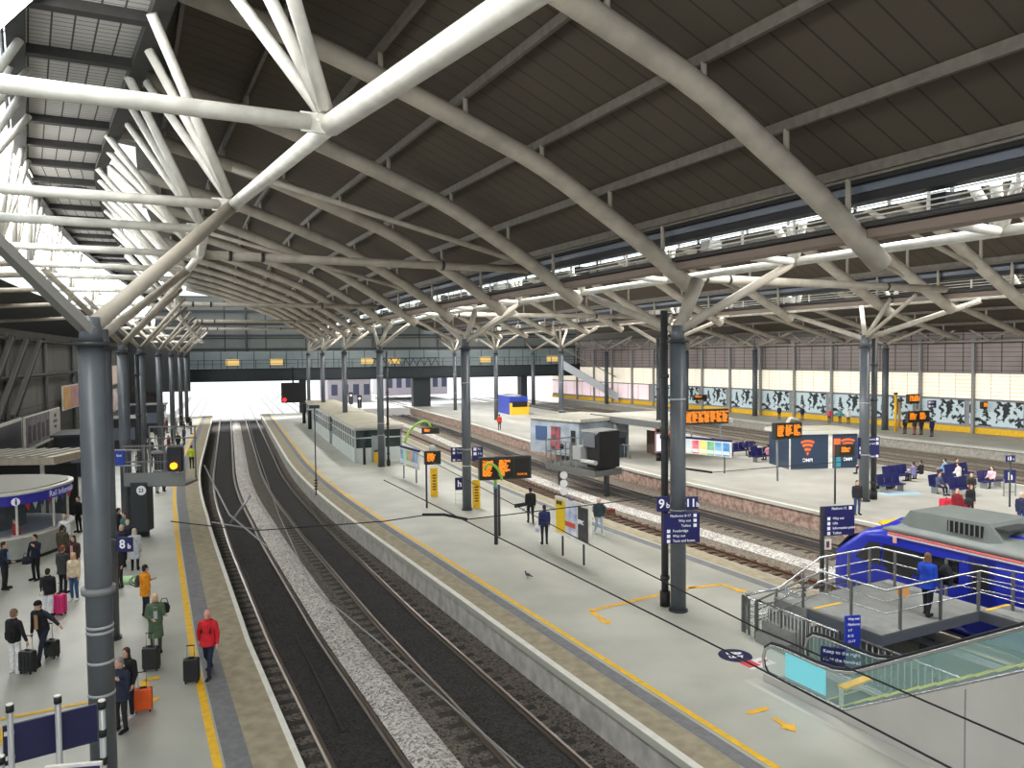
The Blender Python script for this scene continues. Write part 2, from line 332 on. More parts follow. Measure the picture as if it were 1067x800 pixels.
# ================================================================== ROOF
def interp(kn, x):
    if x <= kn[0][0]: return kn[0][1]
    for (a, b), (c, d) in zip(kn, kn[1:]):
        if x <= c: return b+(d-b)*(x-a)/(c-a)
    return kn[-1][1]
KAB = [(-9.6, 17.95), (-8, 17.6), (-5, 16.85), (-2.4, 15.95), (-.9, 15.4), (1.9, 14.35), (3.7, 13.25), (4.94, 12.6), (6, 11.9), (7.6, 10.8), (8.6, 10.1)]
KBC = [(9.2, 17.9), (12, 17.25), (16, 16.15), (20, 14.75), (23.2, 13.2), (25.4, 12.0), (28.4, 10.6), (29.4, 10.1)]
SAB = [(-11.3, 18.95), (-8, 18.5), (-5, 17.75), (-2.4, 16.95), (-.8, 16.35), (1.8, 15.2), (4.35, 14.0), (6.5, 13.0), (8, 12.3)]
SBC_ = [(9.1, 18.8), (12, 18.15), (16, 17.15), (20, 15.9), (22.6, 14.95), (25.1, 13.8), (27.3, 12.8), (29, 12)]
KCD = [(29.6, 17.3), (36, 16.4), (44, 14.8), (52, 12.9), (58, 11.2), (64, 9.6), (70, 8.6)]
def smooth(kn, x):
    return (interp(kn, x-.8)+interp(kn, x)+interp(kn, x+.8))/3 if kn[0][0]+.8 < x < kn[-1][0]-.8 else interp(kn, x)
def sheet(nm, kn, o0, o1, s0, s1, dz, mat, ds=4., do=1., shift=None):
    ks = int((s1-s0)/ds); ko = max(1, int(round((o1-o0)/do))); vs = []; uv = []
    for i in range(ks+1):
        q = s0+(s1-s0)*i/ks
        for j in range(ko+1):
            o = o0+(o1-o0)*j/ko; vs.append(fr(q, o+(shift(q) if shift else 0), (smooth(kn, o) if kn else 0)+dz)); uv.append((q, o))
    n = ko+1; fs = [(i*n+j, (i+1)*n+j, (i+1)*n+j+1, i*n+j+1) for i in range(ks) for j in range(ko)]
    c = vs[len(vs)//2].copy(); me = bpy.data.meshes.new(nm); me.from_pydata([tuple(v-c) for v in vs], [], fs)
    L = me.uv_layers.new(name='UVMap')
    for lo in me.loops: L.data[lo.index].uv = uv[lo.vertex_index]
    o = bpy.data.objects.new(nm, me); COL.objects.link(o); o.location = c; me.materials.append(mat); return tag(o, kind='structure')
def M_uvlines(rgb, rgb2, sc, w, sc2=0, w2=0, rough=.8, emit=0.):
    m = bpy.data.materials.new('sheeting'); m.use_nodes = True; nt = m.node_tree; b = nt.nodes['Principled BSDF']; b.inputs['Roughness'].default_value = rough
    tc = nt.nodes.new('ShaderNodeTexCoord'); sp = nt.nodes.new('ShaderNodeSeparateXYZ'); nt.links.new(tc.outputs['UV'], sp.inputs[0])
    def tri(ax, sc, w):
        a = nt.nodes.new('ShaderNodeMath'); a.operation = 'MULTIPLY'; a.inputs[1].default_value = sc; nt.links.new(sp.outputs[ax], a.inputs[0])
        f = nt.nodes.new('ShaderNodeMath'); f.operation = 'FRACT'; nt.links.new(a.outputs[0], f.inputs[0])
        l = nt.nodes.new('ShaderNodeMath'); l.operation = 'LESS_THAN'; l.inputs[1].default_value = w; nt.links.new(f.outputs[0], l.inputs[0]); return l.outputs[0]
    o = tri(0, sc, w)
    if sc2:
        mx = nt.nodes.new('ShaderNodeMath'); mx.operation = 'MAXIMUM'; nt.links.new(o, mx.inputs[0]); nt.links.new(tri(1, sc2, w2), mx.inputs[1]); o = mx.outputs[0]
    n = nt.nodes.new('ShaderNodeTexNoise'); n.inputs['Scale'].default_value = .35; n.inputs['Detail'].default_value = 8; nt.links.new(tc.outputs['Object'], n.inputs['Vector'])
    hv = nt.nodes.new('ShaderNodeMapRange'); nt.links.new(n.outputs['Fac'], hv.inputs[0]); hv.inputs[3].default_value = .7; hv.inputs[4].default_value = 1.3
    vm = nt.nodes.new('ShaderNodeVectorMath'); vm.operation = 'SCALE'; vm.inputs[0].default_value = lin(rgb); nt.links.new(hv.outputs[0], vm.inputs['Scale'])
    mix = nt.nodes.new('ShaderNodeMix'); mix.data_type = 'RGBA'; nt.links.new(o, mix.inputs[0]); nt.links.new(vm.outputs[0], mix.inputs[6]); mix.inputs[7].default_value = (*lin(rgb2), 1)
    nt.links.new(mix.outputs[2], b.inputs['Base Color'])
    if emit: nt.links.new(mix.outputs[2], b.inputs['Emission Color']); b.inputs['Emission Strength'].default_value = emit
    return m
ROOFM = M_uvlines((76, 68, 56), (48, 43, 35), 1.35, .07)
SKYG = M_uvlines((228, 238, 244), (90, 92, 92), .55, .07, .5, .05, .4, emit=2.2)
SHF = lambda q: 1.4-ck(q, 4.4, 34, 2.96)
sheet('ceiling', SAB, -9.5, 6.5, 38, 120, 0, ROOFM, do=.8)
sheet('ceiling', SAB, -12.0, 6.5, 0, 40, 0, ROOFM, do=.8)
sheet('ceiling', SBC_, 9.1, 27.3, -6, 126, 0, ROOFM, do=.8)
sheet('ceiling', KCD, 29.5, 70, -30, 150, 1.0, ROOFM)
# glazed lantern slopes
KG = [(-14.6, 13.3), (-12.2, 16.5)]
sheet('window_2', [(-15.2, 12.7), (-11.4, 17.8)], -15.0, -12.1, -2, 118, .2, SKYG, shift=SHF)
def vglaze(nm, o, z0, z1, s0, s1, mat=SKYG, of=None):
    ks = int((s1-s0)/3); vs = []; uv = []
    for i in range(ks+1):
        q = s0+(s1-s0)*i/ks; sh = of(q) if of else 0
        for z in (z0, z1): vs.append(fr(q, o+sh, z)); uv.append((q, z))
    fs = [(2*i, 2*i+2, 2*i+3, 2*i+1) for i in range(ks)]
    c = vs[0].copy(); me = bpy.data.meshes.new(nm); me.from_pydata([tuple(v-c) for v in vs], [], fs); L = me.uv_layers.new(name='UVMap')
    for lo in me.loops: L.data[lo.index].uv = uv[lo.vertex_index]
    ob = bpy.data.objects.new(nm, me); COL.objects.link(ob); ob.location = c; me.materials.append(mat); return tag(ob, kind='structure')
vglaze('window_3', 8.95, 12.45, 19, -4, 122); vglaze('window_4', 29.5, 12.3, 18.4, -8, 130)
vglaze('window_5', -9.2, 16.1, 19, 38, 118, of=SHF)
# ridge cover above the walkway, and dark lower roof left of the lantern
tag(MB().sweep([(-9.2, 19.0), (-12.3, 19.0)], 0, 118, 4, SHF, closed=False).build('ceiling', ROOFM), kind='structure')
tag(MB().sweep([(-9.2, 16.2), (-9.2, 19.0)], 0, 38, 4, SHF, closed=False).build('ceiling', ROOFM), kind='structure')
tag(MB().sweep([(-12.2, 16.6), (-12.2, 19.0)], 0, 118, 4, SHF, closed=False).build('ceiling', ROOFM), kind='structure')
tag(MB().sweep([(-15.0, 12.9), (-22, 11.2), (-45, 10.6)], -6, 118, 4, SHF, closed=False).build('ceiling', M((66, 64, 60), .9, noise=.2)), kind='structure')
# purlins
PUR = M((100, 94, 84), .6, noise=.15)
for kn, ol, s0, s1, tagn in ((SAB, (6.4, 4.35, 1.8, -.8, -3.4, -6.0, -8.4), 0, 119, 'AB'), (SBC_, (27.2, 25, 22.4, 19.8, 17.2, 14.6, 12), -4, 124, 'BC'), (KCD, (62, 58, 54, 50, 46, 42), -20, 140, 'CD')):
    for j, o in enumerate(ol):
        z = smooth(kn, o)+(.72 if tagn == 'CD' else -.26)
        tag(MB().sweep([(o-.06, z), (o+.06, z), (o+.06, z+.26), (o-.06, z+.26)], s0, s1, 4).build('purlin', PUR), kind='structure')
# ribs
def rib(kn, o0, o1, s, r, label, group, posts):
    t = thing('roof_rib', label, 'roof rib', fr(s, o1, smooth(kn, o1)), group=group)
    n = 22; pts = [fr(s, o0+(o1-o0)*i/n, smooth(kn, o0+(o1-o0)*i/n)) for i in range(n+1)]
    MB().tube(pts, r, 14).build('arched_tube', RIBM, t, world=True)
    for o in posts:
        if o0 < o < o1: MB().tube([fr(s, o, smooth(kn, o)+r*.6), fr(s, o, (smooth(SAB if kn is KAB else SBC_, o)-.22 if kn is not KCD else smooth(kn, o)+.78))], .075, 7).build('post', RIBM, t, world=True)
    return t
for i in range(14):
    rib(KAB, -10.6 if i < 4 else -9.4, 7.75, 12.1+7.6*i, .29, 'beige arched roof rib over the curving tracks, %s of its row' % ORD[i], 'arched ribs over the curving tracks', (6.5, 4.35, 1.8, -.8, -3.4, -6.0, -8.4))
SBC = [16.6, 20.3, 24, 27.6, 34.9, 42.3, 49.8, 57.4, 65, 73, 81, 90, 100, 110]
for i, q in enumerate(SBC):
    rib(KBC, 9.2, 28.5, q, .27, 'beige arched roof rib over the rusty track and right platform, %s of its row' % ORD[i], 'arched ribs over the right platform', (27.4, 25, 22.4, 19.8, 17.2, 14.6, 12))
for i in range(11):
    rib(KCD, 30, 64, 6+9*i, .27, 'beige arched roof rib above the far pale tracks, %s of its row' % ORD[i], 'arched ribs above the far pale tracks', (62, 58, 54, 50, 46, 42))
# slender straight braces below the ribs
for i, (q, a, b, kn) in enumerate(((27.65, (-6.5, 15.2), (5.6, 12.25), 0), (42.5, (-6, 15.1), (5.2, 12.3), 0), (24, (14, 15.2), (25, 12.1), 1), (34.9, (14, 15.2), (25, 12.1), 1), (20.3, (14, 15.2), (25, 12.1), 1))):
    tag(MB().tube([fr(q, a[0], a[1]), fr(q, b[0], b[1])], .11, 8).build('roof_brace', RIBM), 'thin straight brace tube under an arched rib, '+('over the curving tracks, nearer', 'over the curving tracks, farther', 'over the right platform, middle', 'over the right platform, farthest', 'over the right platform, nearest')[i], 'brace')
# ------------------------------------------------------------------ lantern nodes over platform 8
NA = [(345, 130, 12.9), (243, 214, 19.4), (213, 239, 23.3), (209, 265, 29.2), (196, 281, 33.5), (189, 291, 37.8), (184, 304, 44.8), (184, 318, 52.5), (188, 331, 62), (197, 342, 73), (205, 350, 88), (212, 356, 106)]
NP = [at_depth(*a) for a in NA]
def bolts(mb, c, d, r, n=6):
    for k in range(n):
        a = 2*PI*k/n; mb.ell(Vector(c)+Vector((0, 0, 0))+r*(Vector((-d.y, d.x, 0))*math.cos(a)+Vector((0, 0, 1))*math.sin(a)), (.025, .025, .025), 6, 4)
for i, p in enumerate(NP):
    s, o = inv(p); t_ = th(s); pr = Vector((math.cos(t_), math.sin(t_), 0)); ax = Vector((-math.sin(t_), math.cos(t_), 0))
    L = p-pr*6.4
    t = thing('skylight_truss', 'white tie tube and fanned struts above the left platform, %s frame' % ORD[i], 'roof truss', p, group='white tie frames under the skylight')
    MB().tube([L, p-pr*.35], .135 if i == 0 else .125, 14).build('tie_tube', WHITE, t, world=True)
    pl = MB().beam(p-pr*.5, p+pr*.1, .05, .32); bolts(pl, p-pr*.25+ax*-.03, pr, .13)
    pl.build('gusset_plate', WHITE, t, world=True)
    for dx, (pp, sg) in (((-2.1, -2.0, 3.6), (p, 1)), ((-2.1, .2, 3.6), (p, 1)), ((-2.1, 2.3, 3.5), (p, 1)), ((2.1, -1.6, 3.6), (L, -1)), ((2.1, .8, 3.6), (L, -1)), ((2.1, 2.6, 3.5), (L, -1))):
        tx = (-9.35+SHF(s)-o) if sg > 0 else (-12.05+SHF(s)-(o-6.4))
        q = pp+pr*tx+ax*dx[1]+Vector((0, 0, dx[2])); MB().tube([pp+(q-pp)*.06, q], .115 if sg > 0 else .1, 10).build('strut', WHITE, t, world=True)
P0 = NP[0]; E0 = at_depth(555, -10, 8.2); Pn = P0+(E0-P0)*2.2
tag(MB().tube([P0, Pn], .185, 20).build('edge_tube', WHITE), 'glossy white edge tube sweeping up to the top centre of the view', 'roof tube')
for i in range(len(NP)-1):
    tag(MB().tube([NP[i], NP[i+1]], .15, 12).build('edge_tube', WHITE), 'white edge tube linking the %s and next skylight frame above the left platform' % ORD[i], 'roof tube', 'edge tubes above the left platform')
# ------------------------------------------------------------------ lantern B nodes
SB = [3.5, 10.05, 16.65, 23.2, 29.8, 36.4, 43, 50, 57, 65, 74, 84, 95]
for i, q in enumerate(SB):
    p = fr(q, 9.5, 11.35); t_ = th(q); pr = Vector((math.cos(t_), math.sin(t_), 0)); ax = Vector((-math.sin(t_), math.cos(t_), 0))
    t = thing('valley_truss', 'white tie and short struts above the centre platform columns, %s frame' % ORD[i], 'roof truss', p, group='white frames in the centre roof valley')
    MB().tube([p-pr*1.9+Vector((0, 0, .05)), p-pr*.15], .12, 10).build('tie_tube', WHITE, t, world=True)
    for d in ((-.5, -1.1, 2.3), (-.5, 0, 2.4), (-.5, 1.1, 2.3)): MB().tube([p, p+pr*d[0]+ax*d[1]+Vector((0, 0, d[2]))], .13, 8).build('strut', WHITE, t, world=True)
    if i < len(SB)-1: tag(MB().tube([p, fr(SB[i+1], 9.5, 11.35)], .14, 12).build('edge_tube', WHITE), 'white edge tube joining valley frames above the centre platform, %s length' % ORD[i], 'roof tube', 'edge tubes in the centre roof valley')
SCN = [14+7.4*i for i in range(12)]
for i, q in enumerate(SCN):
    p = fr(q, 30.3, 11.2); t_ = th(q); pr = Vector((math.cos(t_), math.sin(t_), 0)); ax = Vector((-math.sin(t_), math.cos(t_), 0))
    t = thing('valley_truss', 'white tie and short struts above the right platform columns, %s frame' % ORD[i], 'roof truss', p, group='white frames in the right roof valley')
    MB().tube([p-pr*1.9+Vector((0, 0, .05)), p-pr*.15], .12, 8).build('tie_tube', WHITE, t, world=True)
    for d in ((-.5, -1.1, 2.3), (-.5, 1.1, 2.3)): MB().tube([p, p+pr*d[0]+ax*d[1]+Vector((0, 0, d[2]))], .12, 7).build('strut', WHITE, t, world=True)
    if i < len(SCN)-1: tag(MB().tube([p, fr(SCN[i+1], 30.3, 11.2)], .13, 8).build('edge_tube', WHITE), 'white edge tube joining valley frames over the right platform, %s length' % ORD[i], 'roof tube', 'edge tubes in the right roof valley')
# long horizontal span ties
for i, (q, o0, o1, z, lb) in enumerate(((29.9, -7.3, 6.6, 12.35, 'long beige horizontal tie tube with two clamps across the curving tracks, nearest'), (57.5, -7.6, 6.6, 12.3, 'long beige horizontal tie tube across the curving tracks, second nearest'), (82, -7.6, 6.6, 12.2, 'long beige horizontal tie tube across the curving tracks, third nearest'), (104, -7.6, 6.6, 12.2, 'long beige horizontal tie tube across the curving tracks, farthest'), (22.2, 9.6, 25.3, 11.35, 'long beige horizontal tie tube above the right platform beside the big column'), (49, 9.6, 25.8, 11.3, 'long beige horizontal tie tube above the right platform farther away'))):
    t = thing('span_tie', lb, 'tie tube', fr(q, (o0+o1)/2, z)); MB().tube([fr(q, o0, z), fr(q, o1, z)], .17, 14).build('tube', RIBM, t, world=True)
    for o in (o0+.9, o0+2.1, o1-4.2): MB().tube([fr(q, o-.06, z), fr(q, o+.06, z)], .2, 14).build('clamp', DARKST, t, world=True)
# ------------------------------------------------------------------ valley gutters
for base, z, nmz in ((6.75, 0, 'centre'), (27.6, -.2, 'right')):
    g = thing('valley_gutter', 'dark gutter beams and pipes running along the %s roof valley' % nmz, 'gutter', fr(40, base, 11.2+z))
    def bar(nm, o0, o1, z0, z1, m): MB().sweep([(base+o0, z0+z), (base+o1, z0+z), (base+o1, z1+z), (base+o0, z1+z)], -2, 120, 3).build(nm, m, g, world=True)
    bar('edge_beam', -.3, -.05, 12.72, 12.95, M((112, 106, 94), .6)); bar('edge_beam', -.05, .2, 12.42, 12.62, M((92, 100, 110), .4)); bar('edge_beam', 0, .5, 12.2, 12.42, BLACK); bar('edge_beam', -.25, .6, 12.62, 13.1, M((30, 29, 27), .8))
    bar('gutter_trough', .2, .75, 11.5, 11.72, DARKST); bar('gutter_soffit', .1, .7, 11.28, 11.5, M((126, 110, 98), .6))
    MB().tube([fr(q, base-.0, 11.6+z) for q in range(-2, 121, 3)], .07, 8).build('pipe', M((60, 58, 56), .5), g, world=True)
    for zz, r_ in ((11.82, .022), (11.95, .022), (12.1, .02)): MB().tube([fr(q, base+.2, zz+z) for q in range(-2, 121, 3)], r_, 5).build('hand_rail', WHITE, g, world=True)
    for i in range(58):
        q = 0+i*2.05; MB().box(fr(q, base+.25, 11.93+z), (.06, .06, .45), th(q)).build('rail_post', WHITE if i % 3 else DARKST, g, world=True)
        if i % 4 == 1: MB().box(fr(q, base+.8, 12.0+z), (.5, .45, .3), th(q)).build('roof_unit', WHITE if i % 8 == 1 else BLACK, g, world=True)
# beams continuing left of the lantern
for i, p in enumerate(NP[:9]):
    if i == 0: continue
    s, o = inv(p); t_ = th(s); pr = Vector((math.cos(t_), math.sin(t_), 0)); L = p-pr*6.4
    tag(MB().tube([L, L-pr*9+Vector((0, 0, -.5))], .13, 10).build('side_beam_tube', RIBM), 'beige tube running left from the %s frame above the left platform' % ORD[i], 'roof tube', 'tubes left of the skylight')
# ------------------------------------------------------------------ overhead walkway above platform 8
cw = thing('roof_walkway', 'dark maintenance walkway with grey mesh panels hanging overhead at upper left', 'walkway', fr(20, -10.6, 15.9))
CWF = M((44, 43, 42), .7, noise=.2); MESHM = M_uvlines((186, 184, 180), (70, 70, 70), 4., .12, 2.2, .09, .8)
for o in (-12.05, -9.35): MB().sweep([(o-.2, 15.85), (o+.2, 15.85), (o+.2, 16.2), (o-.2, 16.2)], 1, 116, 2, SHF).build('side_beam', CWF, cw, world=True)
for i in range(37):
    q = 2+i*3.1; sh = SHF(q); MB().beam(fr(q, -12.05+sh, 16.), fr(q, -9.35+sh, 16.), .3, .26).build('cross_beam', CWF, cw, world=True)
o = sheet('mesh_floor', [(-13, 16.1), (-8, 16.1)], -12, -9.4, 1, 116, 0, MESHM, ds=1, shift=SHF); del o['kind']
W = mworld(cw).inverted(); o.data.transform(W @ Matrix.Translation(o.location)); o.location = (0, 0, 0); o.parent = cw
for o in (-12.35, -9.1): MB().tube([fr(q, o+SHF(q), 16.45) for q in range(1, 117, 3)], .05, 6).build('cable_tray', M((90, 90, 90), .5), cw, world=True)
lt = thing('ceiling_lamp', 'round lit ceiling lamp under the overhead walkway', 'lamp', at_depth(76, 202, 19.0)); MB().cyl((0, 0, 0), .42, .12, 20).build('housing', DARKST, lt); MB().ell((0, 0, -.01), (.36, .36, .1)).build('diffuser', glow((255, 225, 245), 6), lt)
tag(MB().tube([fr(q, -12.75+SHF(q), 15.4) for q in range(1, 60, 3)], .07, 8).build('roof_pipe', WHITE), 'slim white pipe hanging along the left side of the overhead walkway', 'pipe')
# ================================================================== COLUMNS
def column(name, s, o, label, group, arms, r=.25, cap=8.7, straps=(), base=0., ztop=9.2):
    t = thing(name, label, 'column', fr(s, o, base), th(s), group)
    MB().cyl((0, 0, 0), r, cap-base, 24).build('shaft', COLM, t)
    MB().cyl((0, 0, 0), r+.06, .06, 24).build('base_plate', DARKST, t)
    MB().cyl((0, 0, cap-base), r+.1, .07, 24).build('collar', DARKST, t)
    MB().tube([(0, 0, cap-base+.07), (0, 0, cap-base+.3), (0, 0, ztop-base+.1)], [r*.95, r*.8, r*.7], 20).build('head', COLM, t)
    for z in straps: MB().cyl((0, 0, z), r+.012, .05, 24).build('strap', M((176, 178, 178), .5), t)
    top = Vector((0, 0, ztop-base-.1)); W = mworld(t).inverted()
    for tgt, rr in arms:
        q = W @ Vector(tgt); d = (q-top).normalized(); MB().tube([top+d*.1, q], rr, 12).build('arm', RIBM, t)
    return t
def flat_arm(t, tgt, w=.36, h=.16):
    q = mworld(t).inverted() @ Vector(tgt); MB().beam((0, 0, 8.9), q, w, h).build('arm', M((128, 126, 120), .5), t)
# A row, left platform
NPi = NP
c = column('roof_column', *inv((-7.93, 14.5)), 'thick grey cylindrical column with strapped cables at the left foreground', 'columns of the left platform', [(NP[1], .155)], .232, 8.66, (2.0, 2.62, 3.2, 3.3, 4.0), ztop=9.1)
flat_arm(c, at_depth(-30, 225, 13.)); MB().cyl((0, 0, 3.96), .3, .12, 24).build('band', GREYM, c)
column('roof_column', *inv((-12.15, 22.8)), 'grey column hidden just behind the foreground column', 'columns of the left platform', [(NP[4], .15), (NP[4]-Vector((5.5, 2.6, 0)), .13)], .25, 8.7)
sA = [inv(G(134, 556))[0]]; sA = [39.2, 54.5, 70, 85.5, 101, 115]
for i, q in enumerate(sA):
    o = [-10.3, -10.0, -9.9, -9.9, -9.9, -9.9][i]; n = NP[min(len(NP)-1, [7, 8, 9, 10, 11, 11][i])]; z = 12.2
    column('roof_column', q, o, 'grey column of the left platform, %s beyond the foreground pair' % ORD[i].replace('nearest', 'one').replace(' one', '') if False else 'grey column of the left platform, %s of those beyond the foreground pair' % ORD[i], 'columns of the left platform', [(fr(q+5, o+2.8, z), .12), (fr(q-4, o+2.8, z), .12), (fr(q+5, o-2.8, z), .12), (fr(q-4, o-2.8, z), .12)], .25, 8.7)
# B row
sB = [18.1, 36.7, 55.6, 74, 92.5, 110]
for i, q in enumerate(sB):
    o = [5.85, 6.3, 6.35, 6.4, 6.4, 6.4][i]
    j = min(range(len(SB)), key=lambda k: abs(SB[k]-q-1.5))
    c = column('roof_column', q, o, ('big grey column on the centre platform carrying the 9b and 11b signs' if i == 0 else 'grey column on the centre platform beside the orange departure board' if i == 1 else 'grey column rising in front of the flat roofed waiting room' if i == 2 else 'grey column rising through the flat roof of the waiting room, %s' % ORD[i-3]), 'columns of the centre platform',
               [(fr(q+7.6, 7.4, 10.8), .14), (fr(SB[min(j+(0 if i == 0 else 0), 12)], 9.5, 11.3) if i else fr(16.65, 9.5, 11.35), .14), (fr(q+.9, 7.3, 10.9), .15), (fr(q-3.6, 7.6, 10.6), .08) if i else (fr(q+.7, 7.3, 10.8), .2)], .25, 8.75, (6.9, 3.3, 2.4) if i < 3 else ())
# C row
sC = [27.9, 48.4, 70.5, 92, 112]
for i, q in enumerate(sC):
    o = [26.8, 27.2, 28.1, 28.4, 28.6][i]
    column('roof_column', q, o, ('big grey column on the right platform beside the blue direction sign' if i == 0 else 'dark column on the right platform with a pink lit panel' if i == 1 else 'grey column on the far part of the right platform, %s' % ORD[i-2]), 'columns of the right platform',
           [(fr(q+6.5, 28, 10.8), .14), (fr(q-4.5, 30, 11), .14), (fr(q+3, 30.2, 11.1), .13), (fr(q-1, 27.6, 11.3), .12), (fr(q-4, 25.5, 11.2), .1)], .27, 8.6, (5.5, 2.6))
# D row
for i, p in enumerate(((39.9, 82), (32.3, 102), (25.9, 114), (16, 130), (3.6, 130))):
    s, o = inv(p); column('roof_column', s, o, ('dark grey column on the far platform before the mural wall', 'tall dark column at the far platform edge near the yellow wall band', 'slim grey column near the far wall behind the orange departure boards', 'grey column before the stairs of the footbridge', 'grey column before the pale window band beside the yellow train')[i], 'columns of the far platforms', [(fr(s+7, o+1, 11.2), .14), (fr(s-7, o+1, 11.2), .14), (fr(s, o+4, 11), .12)], .33, 8.6)
# down pipes
def downpipe(s, o, label, z1=8.9, r=.1, col=None):
    t = thing('drain_pipe', label, 'pipe', fr(s, o, 0), th(s), 'dark drain pipes beside the columns'); MB().cyl((0, 0, 0), r, z1, 12).build('pipe', col or DARKST, t)
    for z in (.9, 3.2, 5.6, 7.6): MB().cyl((0, 0, z), r+.035, .12, 12).build('collar', DARKST, t)
    MB().cyl((0, 0, 0), r+.05, .5, 12).build('boot', BLACK, t); return t
s1, o1 = inv(G(693, 631)); downpipe(s1, o1, 'black drain pipe just left of the big column with the 9b sign', 9.8, .12)
downpipe(*inv(G(910, 520)), 'black drain pipe just right of the big column on the right platform', 9.5, .16)
downpipe(*inv(G(785, 431)), 'dark pipe beside the tall column on the far platform', 9.0, .2)
downpipe(sA[0]+.3, -9.7, 'dark drain pipe beside a column of the left platform', 8.6, .1)
downpipe(55.6, 6.9, 'drain pipe on the column in front of the waiting room', 8.8, .09)
downpipe(*inv(G(686, 480)), 'dark drain pipe beside the column with the pink panel', 9.6, .14)
# ================================================================== FOOTBRIDGE AND END GABLE
BA = G(190, 397, 4.8); BB = Vector((11.5, 136.5, 4.8)); BA = Vector((-58, 117.5, 4.8)); BD = (BB-BA); BL = BD.length; BRZ = math.atan2(BD.y, BD.x)
fb = thing('footbridge', 'dark covered footbridge crossing all the tracks at the far end', 'footbridge', BA, BRZ)
DKB = M((34, 42, 46), .5, noise=.2)
MB().box((BL/2, 0, 0.95), (BL, 3.6, 1.9)).build('deck_girder', DKB, fb)
MB().box((BL/2, -1.85, .05), (BL, .2, .22)).box((BL/2, -1.85, 1.9), (BL, .24, .16)).build('flange', BLACK, fb)
MB().box((BL/2, -1.8, 3.25), (BL, .08, .08)).box((BL/2, -1.8, 2.7), (BL, .05, .05)).build('hand_rail', DARKST, fb)
wb = MB()
for i in range(34): wb.box((BL*(i+.5)/34, -1.82, 2.6), (.09, .09, 1.3))
wb.build('parapet_posts', DARKST, fb)
tr = MB(); x0, x1 = 36, 47
for i in range(9):
    a = x0+(x1-x0)*i/9; b_ = x0+(x1-x0)*(i+.5)/9; c_ = x0+(x1-x0)*(i+1)/9; tr.beam((a, -1.95, 2.05), (b_, -1.95, 3.2), .1, .1).beam((b_, -1.95, 3.2), (c_, -1.95, 2.05), .1, .1)
tr.box(((x0+x1)/2, -1.95, 3.3), (x1-x0, .14, .14)).build('lattice', BLACK, fb)
GLZB = M_stripes((128, 140, 140), (60, 66, 68), .4, 0, .05, .3, emit=.1)
MB().box((BL/2, 1.5, 3.3), (BL, .1, 2.7)).build('glazed_screen', GLZB, fb)
for i, x_ in enumerate((2.5, 12.8, 19.5, 34, 38.5, 54.2, 66.5)): MB().box((x_+1.5, 1.38, 2.9), (2.0, .1, .95)).build('lit_window', glow((255, 214, 130), .9), fb)
for i, x_ in enumerate((2.5, 25, 44.2, 62)):
    d = 5.0 if x_ == 44.2 else 1.0
    MB().box((x_, 0, -2.9), (1.1 if x_ != 44.2 else 2.9, 2.4, 5.85)).build('pier', DKB, fb)
# stairs down from the bridge at its right end
st = thing('stairs', 'white sided staircase descending from the right end of the footbridge', 'stairs', BB-Vector((3.5, 2, 0)), BRZ-.35)
for k in range(22): MB().box((1+k*.42, -1.2, 1.75-k*.26), (.44, 2.6, .1)).build('step', GREYM, st)
for yy, mt in ((-2.55, M((196, 200, 206), .4)), (.15, DARKST)): MB().add([(0.4, yy, 1.5), (10.4, yy, -4.5), (10.4, yy, -3.2), (.4, yy, 2.9)], [(0, 1, 2, 3)]).beam((.4, yy, 2.95), (10.4, yy, -3.15), .08, .08).build('side_panel', mt, st)
MB().beam((.4, -1.2, 5.0), (10.0, -1.2, -.3), 3.0, .18).build('stair_roof', M((140, 132, 116), .7), st)
# end gable closing the shed above the bridge
GAB = M_stripes((112, 116, 112), (50, 54, 54), .45, 2, .07, .6, emit=.07, axis2=0, scale2=.16, width2=.03)
gb = MB(); xs = [BL*i/30 for i in range(31)]
vs = [(x_, 0, 2.0) for x_ in xs]+[(x_, 0, 13.5) for x_ in xs]; gb.add(vs, [(i, i+1, 32+i, 31+i) for i in range(30)]); o = gb.build('wall_end', GAB, loc=BA+Vector((0, 2.2, 0)), rz=BRZ); tag(o, kind='structure')
for z in (5, 7.2, 9.2, 11): tag(MB().beam(BA+Vector((0, 1.8, z)), BB+Vector((0, 1.8, z)), .25, .3).build('trim_3', DARKST), kind='structure')
for x_ in (6, 16, 26, 36, 47, 58, 69): p = BA+BD*(x_/BL)+Vector((0, 1.7, 0)); tag(MB().box(p+Vector((0, 0, 7)), (.25, .25, 11)).build('trim_4', DARKST), kind='structure')
# dark deep end roof band under gable left
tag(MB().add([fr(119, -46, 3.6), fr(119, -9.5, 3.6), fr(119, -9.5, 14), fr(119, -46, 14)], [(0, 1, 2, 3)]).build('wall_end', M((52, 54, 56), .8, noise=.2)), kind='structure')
tag(MB().add([fr(122, -46, -1), fr(122, -13.5, -1), fr(122, -13.5, 5), fr(122, -46, 5)], [(0, 1, 2, 3)]).build('wall_end', M((66, 60, 60), .8, noise=.3, nscale=1)), kind='structure')
